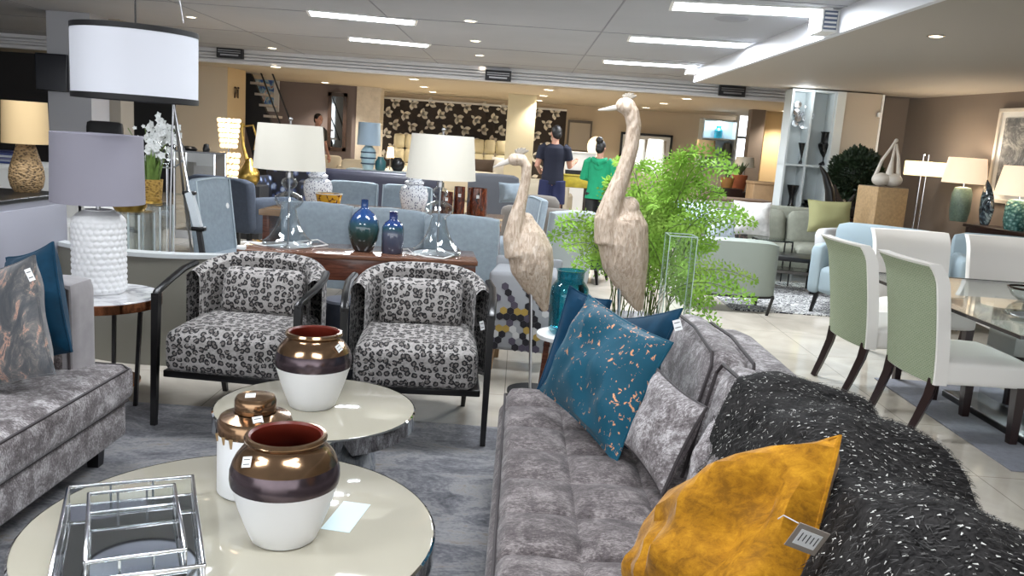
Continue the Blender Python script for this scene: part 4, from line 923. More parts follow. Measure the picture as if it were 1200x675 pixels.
# ---- acrylic pedestals with gold pots
def pedestal(label, px, Y, w, z):
    x = bx(px, Y, 250); t = thing('acrylic_pedestal', label, 'pedestal', (x, Y, 0)); g = B()
    for s in (-1, 1): g.span((s * w - .004, -w, 0), (s * w + .004, w, z)).span((-w, s * w - .004, 0), (w, s * w + .004, z))
    g.build('acrylic_wall', mGlass, t, smooth=False); B().span((-w, -w, z), (w, w, z + .012)).build('acrylic_top', mGlass, t, smooth=False)
    e = B()
    for s in (-1, 1):
        for q in (-1, 1): e.box((s * w, q * w, z / 2), (.012, .012, z))
    e.build('bright_edge', mat('acrylic_bright_edge', (206, 214, 216), .15), t, smooth=False); return x, Y, z + .013
zt = lambda px, py, Y: at(px, py, Y).z
x, y_, z = pedestal('clear acrylic pedestal under the white orchids', 177, 6.9, .13, zt(177, 240, 6.9)); 
op = thing('orchid_pot', 'white artificial orchids in a woven gold pot on an acrylic pedestal', 'plant', (x, y_, z))
B().lathe([(.0001, 0), (.075, 0), (.082, .01), (.095, .2), (.09, .2), (.08, .02), (.0001, .02)], seg=30).build('woven_pot', mGoldWeave, op); B().lathe([(.076, -.0), (.09, .004), (.088, .022), (.082, .024)], seg=30).build('gold_foot', mGold, op)
lb = B()
for k in range(34):
    a = random.uniform(0, 2 * PI); r_ = random.uniform(0, .075); h_ = random.uniform(.18, .32); lean = random.uniform(0, .1)
    p = V((r_ * math.cos(a), r_ * math.sin(a), .18)); q = p + V((lean * math.cos(a), lean * math.sin(a), h_)); s_ = V((-math.sin(a), math.cos(a), 0)) * .010; mid = (p + q) / 2 + V((0, 0, .02))
    lb.add([p - s_, p + s_, mid + s_ * 1.3, q, mid - s_ * 1.3], [(0, 1, 2, 4), (4, 2, 3)])
stuff(lb.build('leaves', mat('reed_green', (104, 132, 62), .6, .2, 20), op, smooth=False))
for k in range(70):
    if k < 64: px, py = random.gauss(184, 13), random.gauss(165, 12)
    else: px, py = random.choice([(186, 137), (191, 141), (150, 152), (157, 150), (168, 148), (208, 148)])
    px = min(max(px, 158), 210); c_ = at(px, py, 6.9 + random.uniform(-.1, .1)); fl = B(); rr = .033 if k < 64 else .016; ax = V((random.uniform(-1, 1), -1.5, random.uniform(-.3, 1))).normalized(); u = ax.cross(V((0, 0, 1))).normalized(); w_ = u.cross(ax)
    for j in range(5):
        a = 2 * PI * j / 5; d = u * math.cos(a) + w_ * math.sin(a); s_ = ax.cross(d)
        fl.add([c_, c_ + d * rr * .6 + s_ * rr * .45 + ax * .004, c_ + d * rr * 1.1 + ax * .008, c_ + d * rr * .6 - s_ * rr * .45 + ax * .004], [(0, 1, 2, 3)])
    fl.ball(c_ + ax * .006, rr * .3, 8, 6); fl.build('blossom', mat('orchid_white', (232, 234, 232), .7), op, smooth=False, world=True)
sb = B()
for px, py in ((188, 138), (150, 150), (170, 150), (206, 150), (180, 160), (198, 165)): p2 = at(px, py, 6.9); sb.tube([V((x, y_, z + .2)), V(((x * .6 + p2.x * .4), y_, z + .42)), p2], .004, 5)
sb.build('flower_stem', mStem, op, world=True)
x, y_, z = pedestal('clear acrylic pedestal under the plain gold bowl', 152, 6.3, .13, zt(152, 249, 6.3))
t = thing('gold_bowl', 'low gold leaf bowl half hidden by the grey lamp shade', 'bowl', (x, y_, z)); B().lathe([(.0001, 0), (.10, 0), (.12, .03), (.125, .055), (.118, .055), (.1, .02), (.0001, .014)], seg=32).build('bowl_body', mGold, t)
# ---- tripod stand
ap = at(203, 118, 6.2); t = thing('tripod_stand', 'slanting chrome and black tripod stand beside the white orchids', 'tripod', (ap.x, ap.y, 0))
kn = at(222, 226, 5.95); ft = on(247, 352, 0.0)
m1 = at(233, 268, 5.85); ft = V((m1.x + (m1.x - kn.x) * 1.6, 5.7, 0))
lg = B().tube([ap, kn], .008, 8).build('leg', mSteel, t, world=True)
B().bar(kn, m1, .05, .05).build('leg_sleeve', mat('pale_metal_sleeve', (176, 182, 186), .35), lg).location = -V(t.location) 
B().bar(m1, ft, .032, .032).build('lower_leg', mBlackSoft, lg).location = -V(t.location)
B().box(kn, (.09, .05, .025), .006).box(m1, (.09, .06, .03), .006).build('clamp', mBlack, lg).location = -V(t.location)
for o in [c for c in bpy.data.objects if c.parent == lg]: o.location = o.location
l2 = at(198, 213, 6.1); l3 = at(214, 241, 6.0); B().tube([ap, (ap.x + .02, 6.1, .9), (ap.x + .05, 6.0, 0)], .008, 8).build('leg', mSteel, t, world=True)
B().tube([ap, (ap.x - .03, 6.5, .8), (ap.x - .06, 6.85, 0)], .009, 8).build('leg', mSteel, t, world=True); B().ball(ap, .03, 12, 8).build('head', mBlack, t, world=True)
c_ = at(196, 178, 7.6); t = thing('magnifier_ornament', 'round clear glass disc ornament on a chrome stem behind the orchids', 'ornament', (c_.x, 7.6, 0))
k = 7.6 / FPX; B().lathe([(18 * k, -.006), (19.5 * k, 0), (18 * k, .006)], seg=40).build('chrome_ring', mChrome, t, world=False)
o = bpy.data.objects['chrome_ring']; o.location = (0, 0, c_.z); o.rotation_euler = (R(80), 0, R(20))
B().lathe([(.0001, -.01), (18 * k, 0), (.0001, .01)], seg=40).build('glass_disc', mGlass, t); o = bpy.data.objects['glass_disc']; o.location = (0, 0, c_.z); o.rotation_euler = (R(80), 0, R(20))
B().cyl((0, 0, 0.02), .012, c_.z - 18 * k, 10).cyl((0, 0, 0), .14, .02, 28).build('stem', mChrome, t)
# ---- black-edged grey sideboard with rattan lamp
sbd = thing('sideboard', 'tall grey sideboard with black polished top edge carrying the rattan lamp', 'sideboard', (-3.2, 4.6, 0))
p0, p1 = on(0, 240, .98), on(56, 225, .98)
xf = (p0.x + p1.x) / 2; ye = p1.y
B().span((xf - .6, 3.2, .04), (xf, ye, .955)).build('carcass', mat('grey_lacquer', (150, 150, 160), .4), sbd, world=True, smooth=False); B().span((xf - .62, 3.18, .955), (xf + .012, ye + .012, .985), .008).build('black_top', mBlack, sbd, world=True)
B().span((xf - .55, 3.25, 0), (xf - .03, ye - .05, .04)).build('plinth', mBlack, sbd, world=True, smooth=False)
for k in range(2): B().span((xf, 3.3 + k * 1.0, .08), (xf + .008, 4.25 + k * .95, .92), .003).build('door', mat('grey_lacquer_door', (150, 150, 160), .4), sbd, world=True)
q = on(38, 224, .985); q.x = min(q.x, xf - .14)
q = V((xf - .17, 980 * 0 + (xf - .17) / ((38 - 600) / FPX * math.cos(ROLL) * 1.0 - .0) * 1.0, .985))
d = ray(38, 222); s_ = (xf - .17) / d.x; q = V((xf - .17, d.y * s_, .985)); q.y = min(q.y, ye - .12)
t = thing('rattan_lamp', 'brown woven rattan lamp with beige drum shade on the grey sideboard', 'lamp', tuple(q))
k = q.y / FPX; B().lathe([(.0001, 0), (13 * k, 0), (17 * k, 6 * k), (19 * k, 16 * k), (18 * k, 27 * k), (13.5 * k, 42 * k), (10.5 * k, 52 * k), (9.5 * k, 58 * k), (.0001, 58 * k)], seg=36).build('woven_base', mRattan, t)
B().lathe([(25 * k, 56 * k), (23.5 * k, 104 * k), (23 * k, 104 * k), (24.5 * k, 56 * k)], seg=40).build('lamp_shade', mShadeBeige, t); B().cyl((0, 0, 56 * k), .01, .12, 10).build('stem', mSteel, t)
# ---- white slatted side table
t = thing('white_side_table', 'small white open-frame table between the sideboard and the honeycomb lamp', 'side table', (at(66, 262, 5.9).x, 5.9, 0))
zt_ = at(66, 260, 5.9).z; B().box((0, 0, zt_), (.34, .34, .03), .004).build('top', mWhite, t)
for sx in (-1, 1):
    for sy in (-1, 1): B().box((sx * .15, sy * .15, zt_ / 2), (.025, .025, zt_)).build('leg', mWhite, t)
B().box((0, 0, .2), (.30, .30, .02)).build('shelf', mWhite, t)
# ---- white desk with magazines, black screen, black chair
wd = thing('white_desk', 'white desk stacked with blue magazines behind the rattan lamp', 'desk', (at(10, 200, 9.2).x, 9.3, 0))
zd = at(10, 192, 9.0).z; B().span((-1.6, -.45, zd - .05), (1.0, .45, zd), .004).build('desk_top', mWhite, wd); B().span((-1.5, -.4, 0), (.95, -.36, zd - .05)).build('modesty_panel', mWhite, wd, smooth=False)
for s in (-1.5, .95): B().span((s - .03, -.4, 0), (s + .03, .4, zd - .05)).build('side_panel', mWhite, wd, smooth=False)
mags = [(46, 52, 92), (52, 70, 128), (150, 156, 176), (60, 66, 110), (200, 204, 210), (80, 92, 140)]
for j, (dx, nst) in enumerate(((-.25, 4), (.12, 6), (-.7, 5))):
    for i in range(nst):
        o = B().box((0, 0, .011), (.30 + .03 * (i % 3), .24, .02), .002, Matrix.Rotation(R(random.uniform(-14, 14)), 3, 'Z')).build('magazine', mat('magazine_cover_%d' % ((i + j) % 6), mags[(i + j) % 6], .35), smooth=False)
        o.location = (wd.location.x + dx, 9.1, zd + .001 + i * .0225); tag(o, 'magazine lying in the blue and white piles on the white desk', 'magazine', 'magazines piled on the desk')
t = thing('wall_screen', 'large black switched-off screen on the grey column', 'screen', (bx(61, 11.3, 85), 11.3, at(61, 85, 11.3).z))
k = 11.3 / FPX; B().box((0, 0, 0), (36 * k, .06, 42 * k), .008).build('bezel', mat('navy_black_screen', (8, 9, 18), .25), t); B().box((0, -.032, 0), (34 * k, .004, 39 * k)).build('display', mat('dark_display', (7, 9, 20), .12), t); B().box((.1, .04, 0), (.1, .05, .2)).build('mount', mBlack, t)
t = thing('office_chair', 'black chair back showing above the grey lamp shade', 'chair', (bx(123, 10.2, 150), 10.2, 0))
zc = zt(123, 143, 10.2); B().puff((0, 0, zc - .3), (.44, .08, .6), .035, .01, 8).build('backrest', mBlackSoft, t); B().puff((0, .26, .46), (.48, .46, .1), .04, .02, 8).build('seat', mBlackSoft, t); B().cyl((0, .26, .08), .03, .35, 12).build('post', mSteel, t); B().span((-.03, .04, .5), (.03, .07, zc - .5)).build('spine', mBlack, t)
for q in range(5): a = q * 2 * PI / 5; B().bar((0, .26, .08), (.28 * math.cos(a), .26 + .28 * math.sin(a), .03), .04).build('leg', mBlack, t)
structure(B().span((bx(108, 11.6), 11.9, 0), (bx(130, 11.6), 12.3, CZ)).build('column', mat('column_side_shade', (150, 144, 134), .75), smooth=False))  # darker side of the grey column, shade put into its colour
# ---- mirrored cabinet, glowing crystal lamps, gold gourd vase, restroom sign
xc = bx(235, 10.6, 200); zc = zt(235, 178, 10.6); t = thing('display_cabinet', 'low glass display cabinet with small black ornaments near the glowing lamps', 'cabinet', (xc, 10.6, 0))
B().box((0, 0, zc), (.52, .4, .02)).build('glass_top', mat('smoked_glass_top', (70, 70, 74), .1), t, smooth=False); B().box((0, 0, .05), (.5, .38, .1)).build('base', mSteel, t, smooth=False); B().box((0, 0, zc * .5), (.48, .36, .012)).build('shelf', mGlassTint, t, smooth=False); B().span((-.24, .17, .1), (.24, .18, zc)).build('smoked_back', mat('smoked_back', (92, 82, 74), .2), t, smooth=False); B().span((-.25, -.19, .1), (.25, -.186, zc)).build('glass_door', mGlass, t, smooth=False)
for s in (-1, 1):
    for q in (-1, 1): B().box((s * .25, q * .19, zc / 2), (.02, .02, zc)).build('post', mChrome, t, smooth=False)
for j, (dx, s) in enumerate(((-.13, .9), (.09, 1.))):
    t = thing('black_ornament', ('flat black ornament on the glass cabinet', 'upright black ornament at the cabinet edge')[j], 'ornament', (xc + dx, 10.55, zc + .011)); B().lathe([(.0001, 0), (.07, 0), (.08, .02), (.05, .05), (.02, .06 * s), (.0001, .06 * s)] if not j else [(.0001, 0), (.04, 0), (.045, .03), (.03, .09), (.0001, .1)], seg=20, sx=1.4 if not j else 1).build('ornament_body', mBlack, t)
for j, (dx, h_) in enumerate(((-.12, .16), (.03, .22), (.16, .14))):
    t = thing('glass_bottle', ('short clear bottle in the display cabinet', 'tall clear bottle in the middle of the display cabinet', 'squat amber-lit bottle in the display cabinet')[j], 'bottle', (xc + dx, 10.55, zc * .5 + .007)); B().lathe([(.0001, 0), (.035, 0), (.038, h_ * .6), (.014, h_ * .75), (.014, h_), (.0001, h_)], seg=16).build('bottle_body', mat('bright_glass', (220, 214, 200), .1, trans=.5), t)
mCrys = mat('lit_crystal', (255, 236, 200), .2, emit=(255, 222, 170), estr=1.1)
xs = bx(268, 11.5, 175); k = 11.5 / FPX; t = thing('crystal_floor_lamp', 'glowing column lamp of two stacked crystal baskets by the lit pier', 'lamp', (xs, 11.5, 0))
for z0, z1 in ((zt(268, 220, 11.5), zt(268, 178, 11.5)), (zt(268, 174, 11.5), zt(268, 138, 11.5))):
    bsk = B()
    nrow = 6
    for i in range(nrow):
        za = z0 + (z1 - z0) * i / nrow; rr = (8 + 4 * i / nrow) * k
        for j in range(12): a = 2 * PI * j / 12 + (i % 2) * .26; bsk.ball((rr * math.cos(a), rr * math.sin(a), za + (z1 - z0) / nrow / 2), (.028, .028, (z1 - z0) / nrow * .45), 6, 4)
    bsk.build('crystal_basket', mCrys, t)
B().cyl((0, 0, 0), .15, .03, 24).cyl((0, 0, .03), .015, zt(268, 140, 11.5) - .03, 10).build('post', mChrome, t); light('crystal_lamp', 'POINT', (xs, 11.45, 1.4), 12, (1, .8, .55), .15)
xg = bx(292, 10.9, 200); k = 10.9 / FPX; t = thing('gourd_vase', 'tall gold gourd vase with thin curved neck beside the glowing lamp', 'vase', (xg, 10.9, 0)); zb = zt(292, 216, 10.9)
B().box((0, 0, zb / 2 - .002), (.4, .4, zb - .004), .005).build('plinth', mBlackSoft, t)
B().lathe([(.0001, zb), (9 * k, zb), (12.5 * k, zb + 7 * k), (11.5 * k, zb + 15 * k), (7 * k, zb + 22 * k), (3 * k, zb + 30 * k), (.0001, zb + 31 * k)], seg=28).tube([(-.02, 0, zb + 25 * k), (-.08, 0, zb + 44 * k), (-.10, 0, zb + 62 * k), (-.09, 0, zb + 70 * k)], [.03, .02, .018, .024], 10).tube([(-.09, 0, zb + 66 * k), (.04, 0, zb + 68 * k), (.09, 0, zb + 55 * k), (.06, 0, zb + 40 * k)], .012, 8).build('gold_body', mGold, t)
p = at(273, 108, 16.9); _a, _b = V((bx(266, yl), yl, 0)), V((bx(287, 17.4), 17.4, 0)); _t = (_b - _a).normalized(); p = _a + _t * (_b - _a).length * .42; p.z = at(273, 108, 16.9).z; t = thing('restroom_sign', 'pair of small dark man and woman washroom figures on the lit pier', 'sign', tuple(p), math.atan2(_t.y, _t.x))
for s in (-1, 1):
    b_ = B(); b_.ball((s * .07, -.02, .09), .022, 10, 8); 
    b_.prism([(s * .07 - .02, -.02), (s * .07 + .02, -.02), (s * .07 + .02, -.005), (s * .07 - .02, -.005)], -.01, .065) if s > 0 else b_.add([(s * .07 - .012, -.02, .065), (s * .07 + .012, -.02, .065), (s * .07 + .04, -.02, -.03), (s * .07 - .04, -.02, -.03)], [(0, 1, 2, 3)])
    for q in (-1, 1): b_.span((s * .07 + q * .01 - .007, -.02, -.11), (s * .07 + q * .01 + .007, -.006, -.01))
    b_.build('figure', mat('dark_brown_sign', (52, 34, 26), .6), t, smooth=False)
B().span((-.004, -.02, -.1), (.004, -.01, .1)).build('divider', mat('dark_brown_sign', (52, 34, 26), .6), t, smooth=False); t.location = p + V((_t.y, -_t.x, 0)) * .012
# ---- staircase and its picture
Ys = 17.9; st = thing('staircase', 'dark staircase with thin slanting handrails beside the washroom pier', 'staircase', (at(300, 150, Ys).x, Ys, 0))
a0, a1 = at(286, 78, Ys), at(322, 168, Ys); dirv = (a1 - a0); a2 = a0 + dirv * ((0 - a0.z) / dirv.z) if False else a1
b_ = B(); b_.add([(a0.x - .3, Ys, a0.z), (a0.x + .08, Ys, a0.z), (a1.x + .1, Ys, a1.z), (a1.x + .1, Ys, a1.z - .9), (a1.x - .3, Ys, a1.z - .9), (a0.x - .3, Ys + .12, a0.z), (a0.x + .08, Ys + .12, a0.z), (a1.x + .1, Ys + .12, a1.z), (a1.x + .1, Ys + .12, a1.z - .9), (a1.x - .3, Ys + .12, a1.z - .9)], [(0, 1, 2, 3, 4), (9, 8, 7, 6, 5), (0, 5, 6, 1), (1, 6, 7, 2), (2, 7, 8, 3), (3, 8, 9, 4), (4, 9, 5, 0)]); b_.build('stringer', mBlackSoft, st, world=True, smooth=False)
for i in range(7): f = (i + .5) / 7; p = a0 + dirv * f; B().span((p.x + .02, Ys - .1, p.z - .02), (p.x + .22, Ys + .6, p.z + .03)).build('tread', mat('pale_tread', (170, 160, 150), .5), st, world=True, smooth=False)
for dx in (.22, .46): B().tube([a0 + V((dx, -.05, .25)), a1 + V((dx + .04, -.05, .08))], .018, 6).build('handrail', mBlack, st, world=True)
def picture(name, label, p, w, h, art, frame, rz=0, fw=.03, mat_w=.1, cat='picture'):
    t = thing(name, label, cat, tuple(p), rz)
    f = B(); 
    for s in (-1, 1): f.box((s * (w / 2 - fw / 2), 0, 0), (fw, .04, h), .003).box((0, 0, s * (h / 2 - fw / 2)), (w, .04, fw), .003)
    f.build('frame', frame, t, smooth=False); B().box((0, .012, 0), (w - fw, .01, h - fw)).build('mount_board', mWhite, t, smooth=False); B().box((0, .004, 0), (w - 2 * fw - 2 * mat_w, .008, h - 2 * fw - 2 * mat_w)).build('artwork', art, t, smooth=False); return t
n = N('abstract_blue_print'); n.set(rough=.4); n.col(n.ramp(n.noise(3.2, 5, 2), [(.3, srgb((40, 50, 120))), (.42, srgb((70, 110, 190))), (.52, srgb((150, 190, 210))), (.6, srgb((210, 200, 200))), (.68, srgb((150, 70, 80)))])); p = at(310, 103, 20.5); k = 20.5 / FPX
picture('framed_picture', 'blue abstract picture with white border on the stairwell wall', p, 34 * k, 52 * k, n.m, mWhite)
# ---- small ornate framed mirror
p = at(395, 143, 20.45); t = picture('wall_mirror', 'tall dark ornate mirror beside the stone column', p, 22 * k, 66 * k, mMirror, mat('dark_ornate_frame', (60, 44, 36), .4, .3, 20), 0, .09, 0, 'mirror')
# ================================================================== BED CORNER
yb = 21.6; xb0, xb1 = bx(460, yb), bx(594, yb); t = thing('upholstered_bed', 'cream bed with tall tufted headboard against the blossom wallpaper', 'bed', ((xb0 + xb1) / 2, yb, 0)); zb = zt(520, 160, yb); nc, nr = 10, 4
hbd = B()
for i in range(nc):
    for j in range(nr):
        w_ = (xb1 - xb0) / nc; h_ = zb / nr; hbd.puff((xb0 + w_ * (i + .5) - (xb0 + xb1) / 2, .2, h_ * (j + .5)), (w_ - .004, .14, h_ - .004), .05, 0, 3, .03)
hbd.build('tufted_headboard', mat('cream_upholstery', (206, 196, 164), .7), t); B().puff((0, -.9, .4), (xb1 - xb0 - .1, 2.0, .5), .1, .03, 8).build('mattress', mat('ivory_bedding', (206, 200, 184), .8), t)
B().puff((0, -.9, .12), (xb1 - xb0, 2.05, .24), .04, 0, 6).build('bed_base', mat('cream_upholstery', (206, 196, 164), .7), t)
def simple_pillow(label, px, py, Y, w, h, m, cat='cushion', rz=0, name='bed_pillow'):
    p = at(px, py, Y); c, s = math.cos(rz), math.sin(rz); u = V((c, s, 0)); tl = V((-s * .25, c * .25, 1)).normalized()
    return quad_pillow(name, cat, label, (p - u * w / 2 - tl * h / 2, p + u * w / 2 - tl * h / 2, p + u * w / 2 + tl * h / 2, p - u * w / 2 + tl * h / 2), .16, m, n=10)
simple_pillow('dark brown square pillow on the cream bed', 564, 198, 20.9, .62, .5, mat('brown_pillow', (70, 58, 50), .8)); simple_pillow('white pillow on the cream bed behind the brown one', 590, 196, 21.2, .6, .5, mWhite)
p = at(472, 178, 21.3); t = thing('bedside_lamp', 'small glowing bedside lamp before the tufted headboard', 'lamp', (p.x, 19.3, 0)); B().lathe([(.09, p.z - .1), (.065, p.z + .14), (.06, p.z + .14), (.085, p.z - .1)], seg=20).build('lamp_shade', mat('glowing_shade', (255, 236, 200), .6, emit=(255, 220, 170), estr=2.5), t); B().cyl((0, 0, .0), .012, p.z, 10).cyl((0, 0, 0), .1, .02, 20).build('stem', mChrome, t); light('bedside_bulb', 'POINT', (p.x, 19.2, p.z), 10, (1, .8, .55), .08)
p = at(466, 193, 16.0); t = thing('black_ornament', 'round black ornament on the pale console before the bed', 'ornament', (p.x, 16., p.z - .12)); B().lathe([(.0001, 0), (.08, 0), (.13, .08), (.12, .18), (.06, .25), (.05, .23), (.0001, .2)], seg=24, sy=.6).build('ornament_body', mBlack, t)
zt_ = p.z - .12; xa, xb_ = bx(425, 16), bx(472, 16); t = thing('pale_console', 'pale blue-grey console carrying the striped blue lamp', 'console table', ((xa + xb_) / 2, 16, 0)); B().box((0, 0, zt_ - .02), (xb_ - xa + .5, .5, .038), .004).build('top', mat('pale_blue_grey', (140, 154, 164), .4), t); B().box((0, .05, (zt_ - .05) / 2), (xb_ - xa + .3, .36, zt_ - .05), .004).build('body', mat('pale_blue_grey', (140, 154, 164), .4), t)
def banded_lamp(label, px, py, Y, z, hp, wp_, m, shade, band=None, name='table_lamp', bw=13, sw=(19, 21)):
    k = Y / FPX; x = bx(px, Y, py); t = thing(name, label, 'lamp', (x, Y, z)); H = hp * k
    B().lathe([(.0001, 0), (bw * .6 * k, 0), (bw * .75 * k, .08 * H), (bw * k, .3 * H), (bw * .9 * k, .42 * H), (bw * .4 * k, .52 * H), (.0001, .52 * H)], seg=28).build('base', m, t)
    if band:
        q = B()
        for zz in (.12, .24, .36): rr = bw * (.8 + .19 * math.sin(zz * 6)) * k * 1.03; q.lathe([(rr, zz * H), (rr * 1.01, zz * H + .012), (rr, zz * H + .024)], seg=28)
        for nm in ('band',): q.build(nm, band, t)
    B().cyl((0, 0, .5 * H), .012, .15 * H, 8).build('stem', mSteel, t)
    B().lathe([(sw[1] * k, .52 * H), (sw[0] * k, H), (sw[0] * k - .006, H), (sw[1] * k - .006, .52 * H)], seg=32).build('lamp_shade', shade, t); return t
ylamp = 15.7; zl = zt(431, 207, ylamp) ; zl = zt_ 
banded_lamp('pale blue striped jar lamp with blue shade on the pale console', 431, 200, ylamp, zl, (207 - 153), 26, mat('pale_blue_glaze', (150, 178, 190), .3), mat('powder_blue_shade', (146, 166, 184), .8), mat('navy_band', (40, 60, 84), .4), bw=9, sw=(12.5, 13.5))
p = at(447, 190, 15.9); t = thing('teal_jar', 'small dark teal jar on the pale console beside the striped lamp', 'jar', (p.x, 15.8, zt_)); B().lathe([(.0001, 0), (.08, 0), (.1, .04), (.1, .16), (.06, .22), (.06, .25), (.0001, .25)], seg=24).build('jar_body', mat('dark_teal_glaze', (44, 92, 100), .3), t)
for lab, px, Y, rz in (('cream armchair near the ornate mirror, partly behind the lamp shade', 386, 18.6, 20), ('cream armchair next to the striped blue lamp', 409, 17.2, -15)):
    tub(lab, 'cream_armchair', bx(px, Y, 195), Y, R(rz), .62, .7, .86, mat('cream_boucle', (196, 186, 166), .85))
# grey armchair with folded blue throw near the shorter crane
tub('charcoal high-backed armchair behind the shorter crane head', 'charcoal_armchair', bx(583, 12.0, 215), 12.0, R(172), .72, .75, 1.0, mat('charcoal_fabric', (74, 76, 82), .85))
simple_pillow('pale blue folded throw lying over the blue chair by the crane neck', 598, 226, 8.5, .24, .2, mBlueFab, 'throw', .4, 'folded_throw')
# ================================================================== SEATING AND SHELVES ON THE FAR SIDE
xs0 = bx(802, 10.6, 250); xs1 = bx(1004, 10.6, 250)
sofa('long olive-grey sofa facing the camera behind the bright fern', 'fabric_sofa', (xs0 + xs1) / 2, 10.7, R(-2), xs1 - xs0, .95, .88, mOlive, 3)
mSpeck = mat('marbled_white_fabric', (196, 194, 190), .8, .25, 9)
def lean_cushion(label, px, py, Y, w, h, m, rz=0): return simple_pillow(label, px, py, Y, w, h, m, 'cushion', rz, 'sofa_cushion')
lean_cushion('white marbled cushion on the olive sofa, the large one', 881, 256, 10.36, .46, .42, mSpeck); lean_cushion('black and white patterned cushion partly behind the white marbled one', 858, 262, 10.42, .40, .38, mk_slatefoil())
lean_cushion('pale blue-white patterned cushion seen through the fern', 844, 262, 10.28, .38, .36, mat('icy_fabric', (188, 198, 208), .8, .3, 16), .2); lean_cushion('pale blue cushion at the sofa end behind the fern', 808, 254, 10.36, .42, .38, mat('powder_blue_cushion', (170, 186, 198), .8), -.1)
lean_cushion('yellow-green cushion at the sofa end below the dark driftwood', 972, 254, 10.4, .56, .40, mat('chartreuse_fabric', (150, 148, 104), .8), .1)
sv = thing('loveseat', 'sage grey curved loveseat with its back to the camera under the fern fronds', 'sofa', (bx(860, 8.15, 310), 8.25, 0), R(178))
ww = (bx(911, 8.15, 310) - bx(808, 8.15, 310)) / 2
def lshell(u, v):
    a = (u * 2 - 1) * R(118); r = [ww, ww, ww - .05, ww - .12, ww - .13][int(v * 4) if v < 1 else 4]; top = .72 - .10 * abs(u * 2 - 1) ** 2; z = [.16, top - .03, top, top - .04, .2][int(v * 4) if v < 1 else 4]
    e = .6; sa, ca = math.sin(a), math.cos(a); return (r * math.copysign(abs(sa) ** e, sa), r * .62 * math.copysign(abs(ca) ** e, ca), z)
B().grid(lshell, 40, 4).build('curved_back', mSage, sv); B().puff((0, -.06, .32), (ww * 1.7, ww * 1.0, .24), .06, .03, 8).build('seat', mSage, sv)
B().tube([Vv for Vv in [V(lshell(u / 30, 0)) + V((0, 0, -.0)) for u in range(31)]], .012, 6).build('black_base_rail', mBlack, sv)
for sx in (-1, 1):
    for y_ in (-.2, .38): B().bar((sx * ww * .75, y_ * .8, 0), (sx * ww * .8, y_, .2), .025).build('leg', mBlack, sv)
n = N('black_white_scribble_rug'); n.set(rough=.95); f = n.noise(5, 2, 2.2, n.mapped((1, 1.3, 1))); n.col(n.ramp(n.math('FRACT', n.math('MULTIPLY', f, 7)), [(.46, srgb((44, 44, 52))), (.5, srgb((190, 190, 188)))], 'CONSTANT' if False else 'LINEAR'))
tag(B().box((3.05, 9.15, .006), (1.75, 2.1, .012), .004).build('patterned_rug', n.m, loc=(3.05, 9.15, 0)), 'black and white scribble-patterned rug between the sage loveseat and blue armchair', 'rug')
q = on(935, 297, .40); t = thing('black_coffee_table', 'low black coffee table with slanting light edge on the patterned rug', 'coffee table', (q.x - .2, q.y - .32, .012), R(-12))
B().box((0, 0, .375), (.62, .5, .05), .006).build('top', mBlack, t); B().box((0, 0, .22), (.56, .42, .03), .004).build('shelf', mat('smoked_shelf', (70, 66, 62), .2), t)
for sx in (-1, 1):
    for sy in (-1, 1): B().box((sx * .27, sy * .2, .18), (.06, .06, .36), .004).build('leg', mBlack, t)
tub('pale white leather tub chair by the low black coffee table', 'white_chair', bx(994, 9.4, 280), 9.45, R(40), .5, .5, .74, mat('pale_leather', (196, 196, 196), .5))
mSky = mat('sky_blue_fabric', (150, 166, 174), .85)
ba = tub('blue armchair standing behind the white and sage dining chairs', 'blue_armchair', bx(1030, 8.2, 300), 8.25, R(-38), 1.05, .85, .88, mSky, leg_h=.2)
dup(ba, (bx(1192, 8.0, 300), 8.0, 0), R(-20), 'blue armchair behind the white dining chair at the frame edge')
q = on(885, 268, .55); t = thing('wire_side_table', 'small black wire-frame glass side table before the olive sofa', 'side table', (q.x - .12, 10.02, 0))
B().box((0, 0, .545), (.42, .3, .01)).build('glass_top', mGlassTint, t, smooth=False)
for sx in (-1, 1):
    for sy in (-1, 1): B().box((sx * .2, sy * .14, .27), (.014, .014, .54)).build('leg', mBlack, t)
fr = B()
for s in (-1, 1): fr.box((0, s * .14, .533), (.41, .014, .014)).box((s * .2, 0, .533), (.014, .29, .014))
fr.build('top_frame', mBlack, t)
# ---- white shelving with black vases, tan panel
Ysh = 12.75; X0, X1, X2, X3, X4 = [bx(px, Ysh, 117) for px in (928, 952, 981, 991, 1034)]
ztop = 2.53; zs1 = at(950, 193, Ysh).z; zs2 = at(945, 244, Ysh).z
su = thing('shelving_unit', 'tall white open shelving unit with black vases beside the dark tree', 'shelving', ((X0 + X4) / 2, Ysh, 0))
mShelf = mat('cool_white_laminate', (204, 212, 214), .4)
B().span((X0, Ysh + .32, 0), (X2, Ysh + .35, ztop)).build('back_panel', mShelf, su, world=True, smooth=False)
for x in (X0, X1, X2 - .03): B().span((x, Ysh, 0), (x + .03, Ysh + .34, ztop)).build('side_panel', mShelf, su, world=True, smooth=False)
for z in (ztop - .03, zs1 - .035, zs2 - .03, .3): B().span((X0, Ysh + .005, z), (X2, Ysh + .34, z + .03)).build('shelf', mShelf, su, world=True, smooth=False)
B().span((X2, Ysh - .02, 0), (X3, Ysh + .3, ztop)).build('pilaster', mat('soft_white_panel', (214, 216, 212), .5), su, world=True, smooth=False); B().span((X3, Ysh, 0), (X4, Ysh + .3, ztop)).build('tan_panel', mat('putty_panel', (178, 166, 150), .6), su, world=True, smooth=False)
B().span((X4, Ysh - .01, 0), (X4 + .03, Ysh + .3, ztop)).build('white_edge', mWhite, su, world=True, smooth=False); B().box((X4 - .02, Ysh - .03, at(1034, 135, Ysh).z), (.06, .05, .07), .006).build('switch_box', mWhite, su, world=True)
